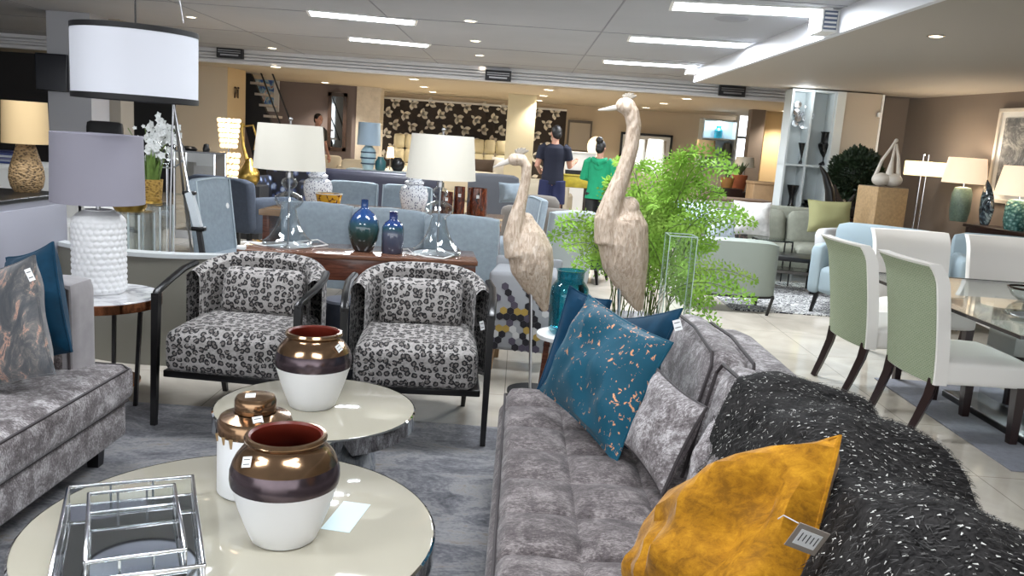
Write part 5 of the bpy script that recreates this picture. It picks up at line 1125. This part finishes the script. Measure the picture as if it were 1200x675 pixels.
light('shelf_lamp', 'POINT', ((X0 + X2) / 2 - .2, Ysh - .15, 2.42), 4, (.9, .96, 1), .06)
def bl(name, label, px, Y, z, prof, seg=24, m=None, sx=1, cat='vase'):
    k = Y / FPX; t = thing(name, label, cat, (bx(px, Y, 190), Y, z)); B().lathe([(max(.0001, r * k), h * k) for r, h in prof], seg=seg, sx=sx).build('body', m or mat('black_glaze', (20, 19, 20), .25), t); return t
bl('black_urn', 'black stepped urn on the upper shelf of the white unit', 966, Ysh + .15, zs1, [(0, 0), (6, 0), (6, 2), (2, 5), (2.5, 9), (6, 14), (9, 21), (9.5, 24), (7, 26), (7, 36), (8.5, 38), (0, 38)])
bl('black_funnel_vase', 'small black funnel vase on the upper shelf, left bay of the white unit', 939, Ysh + .14, zs1, [(0, 0), (3, 0), (3, 2), (1.2, 5), (1.5, 9), (6, 24), (5, 24), (0, 10)])
bl('black_funnel_vase', 'black fluted vase on the lower shelf of the white unit', 928 + 5, Ysh + .14, zs2, [(0, 0), (4.5, 0), (3, 3), (3, 12), (7, 25), (6, 25), (0, 14)])
bl('black_platter', 'flat black platter lying on the lower shelf of the white unit', 958, Ysh + .16, zs2, [(0, 0), (8, 0), (12, 4), (11, 4.5), (0, 2)], sx=1., cat='platter')
bl('black_platter', 'second black platter stacked upon the flat one on the white unit', 958, Ysh + .16, zs2 + 5 * Ysh / FPX, [(0, 0), (7, 0), (11, 3.5), (10, 4), (0, 2)], cat='platter')
p = at(941, 138, Ysh + .28); so = thing('silver_wall_ornament', 'cluster of shiny silver discs in the top bay of the white shelving', 'ornament', (p.x, Ysh + .30, p.z)); 
for k in range(12): 
    dx, dz = random.uniform(-.12, .12), random.uniform(-.18, .2); o = B().lathe([(.0001, -.01), (.03, -.012), (.055, 0), (.05, .004), (.0001, -.002)], seg=18).build('silver_disc', mChrome, so); o.location = (dx, -.03 - .012 * (k % 3), dz); o.rotation_euler = (R(90 + random.uniform(-25, 25)), 0, R(random.uniform(-25, 25)))
hp = [at(x, y_, 11.35) for x, y_ in ((975, 300), (974, 245), (972, 222), (967, 205), (961, 194))]; t = thing('black_horn_sculpture', 'tall curved black horn sculpture before the white shelving', 'sculpture', (hp[0].x, 11.35, 0)); hp[0].z = .04; B().tube(hp, [.06, .075, .06, .04, .012], 14).build('horn', mBlack, t, world=True); B().cyl((0, 0, 0), .14, .04, 24).build('foot', mBlack, t)
# ---- dark tree, driftwood trunk
c0 = at(1003, 206, 12.25); tt = thing('potted_tree', 'dark green round-headed tree on gnarled trunk beside the white shelving', 'tree', (c0.x, 12.25, 0)); fo = B()
fo.ball(c0, (.24, .22, .24), 16, 12)
for k in range(4200):
    d = V((random.gauss(0, 1), random.gauss(0, 1), random.gauss(0, 1))).normalized(); rr = random.uniform(.55, 1) ** .5; nz = 1 + .22 * noise.noise(d * 2.2)
    p = c0 + V((d.x * .36, d.y * .32, d.z * .36)) * rr * nz + V((0, 0, .02)); u = d.cross(V((random.random(), random.random(), random.random()))).normalized(); w_ = (d + V((random.uniform(-.6, .6), random.uniform(-.6, .6), random.uniform(-.2, .6)))).normalized()
    fo.add([p, p + u * .018 + w_ * .026, p + w_ * .06, p - u * .018 + w_ * .022], [(0, 1, 2, 3)])
stuff(fo.build('foliage', mat('dark_leaf', (30, 46, 24), .55, .4, 9), tt, smooth=False, world=True))
tr = B(); zc = c0.z - .2
for k in range(5): a = k * 1.25; tr.tube([(.10 * math.cos(a), .09 * math.sin(a), .35), (.05 * math.cos(a + 1), .05 * math.sin(a + 1), .6), (.07 * math.cos(a + 2), .06 * math.sin(a + 2), zc - .15), (.15 * math.cos(a + 2.3), .13 * math.sin(a + 2.3), zc + .12)], [.05, .04, .032, .014], 8)
tr.build('trunk', mat('dark_bark', (42, 34, 30), .8, .4, 14), tt); B().lathe([(.0001, 0), (.17, 0), (.2, .05), (.23, .36), (.21, .38), (.0001, .34)], seg=28).build('pot', mat('dark_planter', (40, 40, 42), .5), tt)
p = at(1000, 240, 11.75); t = thing('driftwood_sculpture', 'dark gnarled driftwood on a stand below the round-headed tree', 'sculpture', (p.x, 11.75, 0)); dz = at(1000, 256, 11.75).z; dr = B()
for k in range(8): 
    a0 = V((random.uniform(-.2, .2), random.uniform(-.08, .08), dz + .02)); b0 = a0 + V((random.uniform(-.25, .25), 0, random.uniform(.1, .22))); c_ = b0 + V((random.uniform(-.2, .2), random.uniform(-.05, .05), random.uniform(.06, .26))); dr.tube([a0, b0, c_], [.07, .055, .015], 8)
dr.build('driftwood', mat('dark_bark', (42, 34, 30), .8), t); B().box((0, 0, dz / 2), (.4, .2, dz), .01).build('stand', mDarkLeg, t)
# ---- tan pedestal, white gourd sculpture
pY = 10.9; xa, xb_ = bx(1017, pY, 235), bx(1068, pY, 235); zp = at(1042, 220, pY).z; t = thing('woven_pedestal', 'tan woven square pedestal under the white knotted sculpture', 'pedestal', ((xa + xb_) / 2, pY + .25, 0), R(12))
wd_ = (xb_ - xa) * .8; B().box((0, 0, zp / 2), (wd_, wd_, zp), .01).build('woven_body', mat('tan_raffia', (180, 150, 110), .7, .15, 30, .3, 60), t); B().box((0, 0, zp + .002), (wd_ * .96, wd_ * .96, .006)).build('top', mat('taupe_top', (120, 106, 92), .6), t)
k = pY / FPX; gs = thing('knotted_sculpture', 'white ceramic knotted sculpture with looping arms on the tan pedestal', 'sculpture', ((xa + xb_) / 2 + .02, pY + .22, zp + .006))
gb = B(); gb.ball((-7 * k, 0, 8 * k), (10.5 * k, 9 * k, 8 * k), 18, 12).ball((7 * k, 0, 8 * k), (11 * k, 9 * k, 8 * k), 18, 12).tube([(-14 * k, 0, 12 * k), (-9 * k, 0, 30 * k), (0, 0, 46 * k), (4 * k, 0, 54 * k)], [2.5 * k, 1.8 * k, 1.6 * k, 1.8 * k], 10).tube([(2 * k, 0, 14 * k), (3 * k, 0, 32 * k), (4 * k, 0, 50 * k)], [4.5 * k, 1.6 * k, 1.4 * k], 12).tube([(13 * k, 0, 12 * k), (10 * k, 0, 34 * k), (5 * k, 0, 50 * k)], [3 * k, 1.8 * k, 1.6 * k], 10).ball((4.5 * k, 0, 54 * k), 2.3 * k, 10, 8)
gb.build('ceramic_body', mat('off_white_ceramic', (214, 206, 194), .4), gs)
# ---- console, lamps and art along the taupe wall
wt = (WR1 - WR0).normalized(); wn_ = V((-wt.y, wt.x, 0)); wang = math.atan2(wt.y, wt.x)
if wn_.x > 0: wn_ = -wn_
def onwall(px, py, off=.0):
    d = ray(px, py); P0 = WR0 + wn_ * off; s_ = (P0.x * wn_.x + P0.y * wn_.y) / (d.x * wn_.x + d.y * wn_.y); return V((0, 0, EYE)) + d * s_
q = onwall(1118, 262, .28); q2 = onwall(1188, 265, .28); zc = .5 * (q.z + q2.z)
cc = WR0 + wt * 2.6 + wn_ * .27; t = thing('wall_console', 'long dark wood console along the taupe wall under the framed art', 'console table', (cc.x, cc.y, 0), wang)
B().box((0, 0, zc - .02), (5.0, .44, .038), .004).build('top', mDarkLeg, t); B().box((0, 0, zc - .11), (4.9, .40, .14), .004).build('apron', mDarkLeg, t); B().box((0, 0, .16), (4.8, .38, .03), .003).build('lower_shelf', mDarkLeg, t)
for sx in (-1, 0, 1):
    for sy in (-1, 1): B().box((sx * 2.42, sy * .18, (zc - .04) / 2), (.06, .05, zc - .04), .003).build('leg', mDarkLeg, t)
mGlowShade = mat('warm_lit_shade', (244, 232, 212), .7, emit=(255, 226, 190), estr=.5)
n = N('scaled_teal_glaze'); n.set(rough=.25); v_ = n.voro(26, vec=n.mapped((1, 1, 1.1))); n.col(n.ramp(v_, [(.1, srgb((120, 168, 160))), (.6, srgb((52, 96, 92)))])); n.bump(v_, .8, .02); mScale = n.m
def wall_lamp_on(px, pyb, label, hb, bw, st, sb, hs, m):
    p = onwall(px, pyb, .34); k = p.y / FPX; z0 = zc; t = thing('table_lamp', label, 'lamp', (p.x, p.y, z0))
    B().lathe([(.0001, 0), (bw * .8 * k, 0), (bw * .86 * k, 2 * k), (bw * k, hb * .3 * k), (bw * k, hb * .8 * k), (bw * .8 * k, hb * .97 * k), (bw * .3 * k, hb * k), (.0001, hb * k)], seg=32).build('base', m, t); B().lathe([(bw * .82 * k, 0), (bw * .84 * k, 3 * k), (bw * .6 * k, 3.2 * k)], seg=24).build('clear_foot', mGlass, t); B().cyl((0, 0, hb * k), .012, 8 * k, 8).build('stem', mChrome, t)
    B().lathe([(sb * k, (hb + 4) * k), (st * k, (hb + 4 + hs) * k), (st * k - .006, (hb + 4 + hs) * k), (sb * k - .006, (hb + 4) * k)], seg=36).build('lamp_shade', mGlowShade, t)
    light('table_bulb', 'POINT', (p.x, p.y, z0 + (hb + 4 + hs * .55) * k), 9, (1, .87, .7), .05); return t
wall_lamp_on(1122, 262, 'lit white-shaded lamp with sage scaled base beside the dark glass leaf vase', 40, 11, 20, 24, 29, mat('sage_scaled_glaze', (92, 112, 102), .3, .25, 40, .8, 50))
wall_lamp_on(1189, 264, 'lit white-shaded lamp with teal scaled base below the framed art', 36, 13, 21, 27, 34, mScale)
p = onwall(1153, 264, .27); k = p.y / FPX; t = thing('leaf_vase', 'dark glossy leaf-shaped glass vase between the two lit lamps', 'vase', (p.x, p.y, zc), wang)
lv = B(); lv.tube([(0, 0, 0), (0, 0, 4 * k), (0, 0, 18 * k), (2 * k, 0, 32 * k), (4 * k, 0, 43 * k), (7 * k, 0, 52 * k)], [6 * k, 8 * k, 11 * k, 9.5 * k, 5.5 * k, .8 * k], 24, .5); n = N('smoky_streaked_glass'); n.set(rough=.06, coat=.5); n.col(n.ramp(n.noise(6, 5, 3), [(.38, srgb((20, 24, 30))), (.55, srgb((60, 74, 84))), (.68, srgb((130, 150, 158)))])); lv.build('leaf_body', n.m, t)
p = onwall(1079, 240, .5); k = p.y / FPX; z1 = at(1079, 206, p.y).z; z2 = at(1079, 189, p.y).z; t = thing('floor_lamp', 'floor lamp with two chrome posts and glowing oblong shade in the taupe corner', 'lamp', (p.x, p.y, 0), R(8))
B().box((0, 0, (z1 + z2) / 2), (42 * k, 22 * k, z2 - z1), .01).build('lamp_shade', mat('bright_lit_shade', (255, 240, 200), .6, emit=(255, 234, 184), estr=1.1), t); B().box((0, 0, .015), (.34, .26, .03), .004).build('base', mChrome, t)
for s in (-1, 1): B().cyl((s * 3.2 * k - .03, -.0, .03), .014, z2 + 8 * k - .03, 10).build('post', mChrome, t)
light('floor_bulb', 'POINT', (p.x + .0, p.y, z2 + .12), 10, (1, .87, .7), .06)
a = onwall(1160, 128, .03); b_ = onwall(1155, 236, .03); hgt = a.z - b_.z; wdt = 1.25; c_ = V((b_.x, b_.y, (a.z + b_.z) / 2)) - wt * wdt / 2
n = N('grey_abstract_painting'); n.set(rough=.5); n.col(n.ramp(n.noise(3.4, 8, 2.4, rough=.75), [(.32, srgb((58, 60, 64))), (.48, srgb((116, 118, 120))), (.62, srgb((190, 188, 184))), (.75, srgb((226, 222, 216)))]))
picture('framed_picture', 'grey abstract picture in pale frame on the taupe wall', c_, wdt, hgt, n.m, mat('pale_cream_frame', (216, 208, 196), .4), wang + PI, .045, .08)
# ================================================================== FAR BACK ZONE
p = at(757, 171, 22.45); k = 22.45 / FPX; picture('framed_picture', 'wide black-framed picture on the tan far wall behind the taller crane', p, 60 * k, 28 * k, mat('pale_print', (176, 166, 150), .6, .15, 3), mBlack, 0, .06, .1)
yw = 20.6; xa, xb_ = bx(824, yw, 160), bx(862, yw, 160); za, zb = 0, at(840, 139, yw).z; t = thing('lit_wardrobe', 'white lit open cabinet holding a turquoise jar near the far window', 'cabinet', ((xa + xb_) / 2, yw, 0))
B().span((xa, yw + .4, 0), (xb_, yw + .43, zb)).build('back_panel', mat('icy_white_panel', (196, 212, 220), .4), t, world=True, smooth=False)
for x in (xa - .04, xb_): B().span((x, yw, 0), (x + .04, yw + .43, zb)).build('side_panel', mShelf, t, world=True, smooth=False)
for z in (zb - .03, at(840, 162, yw).z, at(840, 184, yw).z, .4): B().span((xa, yw, z - .03), (xb_, yw + .42, z)).build('shelf', mShelf, t, world=True, smooth=False)
light('cabinet_lamp', 'POINT', ((xa + xb_) / 2, yw + .1, zb - .1), 8, (.85, .95, 1), .05)
z_ = at(840, 162, yw).z; bl('turquoise_jar', 'bright turquoise jar in the lit white cabinet', 838, yw + .2, z_, [(0, 0), (4.2, 0), (4.6, 2), (4.6, 9), (2.5, 11.5), (3, 14), (0, 14)], m=mat('turquoise_glaze', (40, 160, 190), .2), cat='jar')
z_ = at(840, 184, yw).z; bl('grey_vase', 'grey pebble-shaped vase in the lit white cabinet', 850, yw + .2, z_ + .002, [(0, 0), (4, 0), (5.2, 4), (5.2, 12), (4, 16.5), (0, 17)], m=mat('grey_stone', (104, 104, 98), .6))
def plain_lamp(label, px, Y, yb_, yt, st, sb, m=None, stem=None, warm=None):
    k = Y / FPX; x = bx(px, Y, yb_); z0, z1 = at(px, yb_, Y).z, at(px, yt, Y).z; t = thing('lamp', label, 'lamp', (x, Y, 0))
    B().lathe([(sb * k, z0), (st * k, z1), (st * k - .006, z1), (sb * k - .006, z0)], seg=32).build('lamp_shade', m or mShadeWhite, t); B().cyl((0, 0, 0), .16, .03, 24).cyl((0, 0, .03), .016, z0 + .05, 10).build('base', stem or mSteel, t); return t
plain_lamp('floor lamp with tall white shade in front of the black-framed picture, the wider shade', 765, 13.6, 204, 163, 9, 13); plain_lamp('floor lamp with tall white shade nearest the taller crane neck, the narrow shade', 746, 14.2, 196, 163, 7, 9)
plain_lamp('floor lamp with beige shade beside the lit white cabinet', 826, 16, 183, 164, 10, 11.5, mShadeBeige)
plain_lamp('floor lamp with pale shade just below the bright far window', 872, 17.0, 196, 184, 10, 12, mShadeWhite)
mTerraP = mat('terracotta', (164, 88, 50), .7, .15, 9)
for lab, px, Y, yb_, yt, wpx, m in (('orange terracotta pot with leafy plant below the far window', 866, 15.9, 224, 205, 9, mTerraP), ('dull ochre pot with plant next to the terracotta one', 852, 15.3, 220, 208, 8, mat('ochre_pot', (150, 104, 50), .6))):
    k = Y / FPX; z0, z1 = at(px, yb_, Y).z, at(px, yt, Y).z; t = thing('potted_plant', lab, 'plant', (bx(px, Y, 215), Y, 0)); B().box((0, 0, z0 / 2 - .002), (.5, .4, z0 - .004), .01).build('stand', mDarkLeg, t); B().lathe([(.0001, z0), (wpx * .75 * k, z0), (wpx * k, z1), (wpx * .92 * k, z1), (.0001, z1 - .03)], seg=24).build('pot', m, t); lf = B()
    for j in range(40): a_ = random.uniform(0, 6.28); h_ = random.uniform(.08, .28); d = V((math.cos(a_) * h_ * .6, math.sin(a_) * h_ * .6, h_)); s_ = V((-math.sin(a_), math.cos(a_), 0)) * .025; o0 = V((0, 0, z1 - .02)); lf.add([o0, o0 + d * .6 + s_, o0 + d, o0 + d * .6 - s_], [(0, 1, 2, 3)])
    stuff(lf.build('leaves', mat('dull_leaf', (74, 92, 60), .6), t, smooth=False))
def crate(name, label, px, pyt, Y, w, d, m, cat, rz=0):
    z = at(px, pyt, Y).z; t = thing(name, label, cat, (bx(px, Y, pyt), Y, 0), rz); B().box((0, 0, z - .02), (w, d, .04), .006).build('top', m, t); B().box((0, 0, (z - .04) / 2 + .03), (w - .03, d - .03, z - .10), .01).build('body', m, t); B().box((0, 0, .03), (w - .08, d - .08, .06)).build('plinth', mDarkLeg, t); return t, z
crate('tan_cabinet', 'plain tan box cabinet below the honey-lit wall', 896, 213, 14.2, .5, .5, mTan, 'cabinet')
crate('brown_chest', 'low brown chest behind the olive sofa', 860, 232, 12.6, 1.0, .5, mat('warm_brown_wood', (112, 92, 78), .5), 'chest')
crate('grey_credenza', 'long pale grey credenza under the black-framed picture', 800, 195, 19.6, 3.4, .5, mat('pale_putty', (168, 158, 146), .6), 'credenza')
p = at(797, 189, 19.5); t = thing('gold_figurine', 'tiny gold figurine on the long pale credenza', 'figurine', (p.x, 19.5, at(800, 195, 19.6).z)); B().lathe([(.0001, 0), (.05, 0), (.03, .04), (.05, .12), (.02, .17), (.035, .2), (.0001, .24)], seg=16).build('figurine_body', mGold, t)
# between the two standing shoppers
wc, zc2 = crate('white_counter', 'white counter with a dark front panel beyond the shoppers', 680, 178, 17.0, .62, .6, mWhite, 'counter'); 
B().box((-.08, -.32, zc2 - .48), (.42, .02, .24)).build('dark_panel', mBlackSoft, wc, smooth=False)
zy = at(674, 205, 13.9).z; yx = thing('yellow_chest', 'yellow-green painted chest on dark stand between the two shoppers', 'chest', (bx(674, 13.9, 205), 13.9, 0)); B().box((0, 0, zy - .1), (.46, .4, .2), .01).build('chest_body', mat('mustard_paint', (150, 132, 30), .5, .25, 12), yx)
B().box((0, 0, zy - .005), (.48, .42, .014), .004).build('lid', mat('mustard_paint', (150, 132, 30), .5, .25, 12), yx)
for sx in (-1, 1):
    for sy in (-1, 1): B().box((sx * .2, sy * .17, (zy - .2) / 2), (.05, .05, zy - .2)).build('leg', mDarkLeg, yx)
p = at(698, 172, 20.0); t = thing('arc_lamp', 'white glowing wall-height lamp behind the woman in green', 'lamp', (p.x, 20.0, 0)); B().ball((0, 0, p.z), (.2, .16, .24), 18, 12).build('glowing_globe', mat('soft_globe', (255, 240, 214), .6, emit=(255, 228, 186), estr=1.2), t); B().cyl((0, 0, 0), .16, .03, 20).cyl((0, 0, .03), .015, p.z - .2, 8).build('stand', mChrome, t)
sofa('cream sofa standing behind the man in navy', 'cream_sofa', bx(634, 15.2, 220), 15.2, R(170), 1.1, .85, .80, mat('cream_sofa_fabric', (180, 168, 146), .8), 1)
tub('dark green velvet chair between the taller crane and the fern', 'green_velvet_chair', bx(690, 9.3, 255), 9.3, R(160), .55, .6, .76, mat('bottle_green_velvet', (18, 50, 50), .6, sheen=.4))
sofa('grey low sofa with striped base beyond the shorter crane', 'grey_sofa', bx(632, 10.6, 240), 10.6, R(176), .9, .8, .70, mat('grey_mid_fabric', (104, 98, 92), .85), 1)

# ================================================================== PEOPLE
def person(label, x, y_, rz, h, skin, pose, head_turn=0):
    s = h / 1.75; t = thing('person', label, 'person', (x, y_, 0), rz); t.scale = (s, s, s); b = B()
    b.tube([(0, .0, .84), (0, 0, .93), (0, .0, 1.06), (0, -.005, 1.20), (0, -.0, 1.33), (0, .005, 1.42), (0, .01, 1.47)], [.13, .155, .14, .15, .165, .15, .08], 22, .64)
    b.tube([(0, .015, 1.43), (0, .0, 1.50), (0, -.01, 1.58)], [.062, .054, .056], 14)
    hm = Matrix.Rotation(head_turn, 3, 'Z'); hc = V((0, -.015, 1.635)); H = lambda p: hc + hm @ V(p)
    b.ball(hc, (.075, .093, .108), 22, 16, hm).ball(H((0, -.03, -.06)), (.052, .058, .052), 14, 10); b.tube([H((0, -.088, .02)), H((0, -.108, -.022)), H((0, -.092, -.03))], [.008, .014, .01], 8); b.tube([H((-.022, -.084, -.062)), H((0, -.092, -.06)), H((.022, -.084, -.062))], [.005, .009, .005], 6)
    for q in (-1, 1): b.ball(H((q * .077, .008, -.01)), (.011, .02, .03), 8, 8)
    for q in (-1, 1):
        b.tube([(q * .085, 0, .92), (q * .095, -.012, .72), (q * .098, -.015, .50), (q * .098, .01, .36), (q * .098, .02, .10), (q * .098, .015, .05)], [.095, .086, .058, .06, .040, .042], 14); b.tube([(q * .098, .05, .035), (q * .102, -.05, .035), (q * .108, -.15, .026)], [.036, .04, .026], 12, .8)
        el, wr, fd = pose[q]; el, wr, fd = V(el), V(wr), V(fd).normalized(); b.tube([(q * .14, .005, 1.42), (q * .19, .005, 1.40), el, wr], [.06, .054, .042, .027], 12)
        sd = fd.cross(V((0, 0, 1)) if abs(fd.z) < .8 else V((0, 1, 0))).normalized(); pn = sd.cross(fd); b.tube([wr, wr + fd * .045, wr + fd * .09], [.026, .038, .036], 10, .5) if False else b.tube([wr - fd * .01, wr + fd * .03, wr + fd * .07, wr + fd * .092], [.026, .034, .036, .03], 10)
        for j, L in enumerate((.062, .074, .07, .055)): o = wr + fd * .082 + sd * (-.027 + .018 * j); b.tube([o, o + fd * L * .55 + pn * .008, o + fd * L * .9 + pn * .028], [.0095, .009, .008], 8)
        o = wr + fd * .03 - sd * .03; b.tube([o, o + fd * .03 - sd * .022, o + fd * .06 - sd * .028 + pn * .01], [.012, .011, .009], 8)
    o = b.build('body', skin, t); md = o.modifiers.new('merge', 'REMESH'); md.mode = 'VOXEL'; md.voxel_size = .0065; md.use_smooth_shade = True; sm = o.modifiers.new('soft', 'SMOOTH'); sm.factor = .4; sm.iterations = 3
    for q in (-1, 1): B().ball(H((q * .03, -.083, .012)), (.011, .007, .007), 8, 6).build('eye', mInk, t)
    return t, H
def garment(name, t, m, fn):
    b = B(); fn(b); o = b.build(name, m, t); md = o.modifiers.new('merge', 'REMESH'); md.mode = 'VOXEL'; md.voxel_size = .008; md.use_smooth_shade = True; sm = o.modifiers.new('soft', 'SMOOTH'); sm.factor = .5; sm.iterations = 4; return o
def top_fn(pose, sleeve, hem=.86, loose=.02, flare=0):
    def f(b):
        b.tube([(0, 0, hem), (0, 0, .96), (0, 0, 1.08), (0, -.004, 1.2), (0, 0, 1.33), (0, .005, 1.42), (0, .01, 1.475)], [.172 + flare, .172, .162, .17, .182, .168, .078], 24, .68)
        for q in (-1, 1):
            el, wr, _ = [V(p) for p in pose[q]]; sh = V((q * .19, .005, 1.40)); e2 = sh.lerp(el, sleeve) if sleeve <= 1 else el
            pts = [V((q * .13, .005, 1.425)), sh, e2] + ([el.lerp(wr, sleeve - 1)] if sleeve > 1 else []); b.tube(pts, [.07, .068, .062 + loose * .3] + ([.046] if sleeve > 1 else []), 14)
    return f
def legs_fn(zb, r0=.108, r1=.09):
    def f(b):
        b.tube([(0, 0, .86), (0, 0, .93), (0, 0, 1.0)], [.152, .166, .152], 20, .68)
        for q in (-1, 1): b.tube([(q * .085, 0, .92), (q * .095, -.01, (.92 + zb) / 2), (q * .1, 0 if zb > .4 else .015, zb)], [r0, (r0 + r1) / 2, r1], 16)
    return f
def hair(t, H, fn):
    b = B(); fn(b, H); o = b.build('hair', mHair, t); md = o.modifiers.new('merge', 'REMESH'); md.mode = 'VOXEL'; md.voxel_size = .007; md.use_smooth_shade = True
def short(b, H): b.ball(H((0, .014, .022)), (.083, .092, .102), 18, 12).ball(H((0, .04, -.02)), (.072, .066, .075), 14, 10)
def shoes(t, m):
    for q in (-1, 1): B().tube([(q * .098, .07, .04), (q * .1, .0, .05), (q * .103, -.09, .042), (q * .108, -.175, .03)], [.036, .048, .046, .03], 14, .85).build('shoe', m, t)
mNavy = mat('navy_cotton', (14, 17, 36), .85); mNavy2 = mat('navy_shorts', (24, 30, 66), .85); mGreen = mat('green_fleece', (10, 134, 92), .85, .08, 14)
pose = {-1: ((-.25, -.03, 1.14), (-.30, -.24, 1.20), (-.35, -1, .35)), 1: ((.25, .03, 1.13), (.20, -.16, 1.02), (-.2, -1, .2))}
ym = 13.0; zt_m = at(652, 147, ym).z; t, H = person('person in navy shirt and shorts seen from behind, one forearm raised', bx(649, ym, 190), ym, R(176), zt_m, mSkin, pose, .5)
garment('shirt', t, mNavy, top_fn(pose, .62, .86)); garment('shorts', t, mNavy2, legs_fn(.56, .118, .115)); hair(t, H, short); shoes(t, mBlackSoft)
pose = {-1: ((-.24, -.02, 1.16), (-.10, -.20, 1.14), (1, -.25, .1)), 1: ((.24, -.02, 1.15), (.12, -.2, 1.12), (-1, -.2, .15))}
yw_ = 12.2; zt_w = at(707, 165, yw_).z; t, H = person('person in green hooded top and black trousers, dark hair in a bun', bx(701, yw_, 210), yw_, R(168), zt_w, mSkin, pose, -.35)
def bun(b, H): short(b, H); b.ball(H((0, .075, .12)), (.062, .058, .056), 14, 10)
hair(t, H, bun); garment('hooded_top', t, mGreen, top_fn(pose, 1.85, .82, .03, .03)); garment('trousers', t, mBlackSoft, legs_fn(.09, .105, .062)); shoes(t, mBlackSoft)
garment('hood', t, mGreen, lambda b: (b.tube([(-.11, .03, 1.47), (-.085, .10, 1.44), (0, .135, 1.40), (.085, .10, 1.44), (.11, .03, 1.47)], [.028, .046, .052, .046, .028], 12), b.ball((0, .11, 1.36), (.085, .04, .085), 14, 10)))
pose = {-1: ((-.25, .02, 1.13), (-.24, -.06, .88), (0, -.2, -1)), 1: ((.25, .02, 1.13), (.24, -.1, .9), (0, -.3, -1))}
yf = 17.6; t, H = person('distant person in dark top near the stairwell, only head and shoulders showing', bx(372, yf, 160), yf, R(60), at(371, 133, yf).z, mSkin, pose, 0)
garment('shirt', t, mBlackSoft, top_fn(pose, .7)); garment('trousers', t, mat('dark_denim', (38, 42, 56), .85), legs_fn(.09, .1, .06)); hair(t, H, short); shoes(t, mBlackSoft)

# ---- added unseen ceiling panels, put in to brighten the near group
for x, y_, lab in ((-2.4, 1.2, 'added unseen ceiling light panel above the grey sofa'), (.2, 1.2, 'added unseen ceiling light panel above the tufted sofa'), (-2.4, 4.4, 'added unseen ceiling light panel above the marble side table'), (.2, 4.4, 'added unseen ceiling light panel above the console')):
    t = thing('ceiling_light', lab, 'ceiling light', (x, y_, CZ)); fb = B(); L, W_ = 1.2, .42
    fb.span((-L / 2 - .03, -W_ / 2 - .03, -.012), (L / 2 + .03, -W_ / 2, .02)).span((-L / 2 - .03, W_ / 2, -.012), (L / 2 + .03, W_ / 2 + .03, .02)); fb.build('frame', mWhite, t, smooth=False); B().span((-L / 2, -W_ / 2, -.008), (L / 2, W_ / 2, .01)).build('diffuser', mTubeGlow, t, smooth=False)
    light('strip_lamp', 'AREA', (x, y_, CZ - .03), 30, (.92, .96, 1), (L, W_))
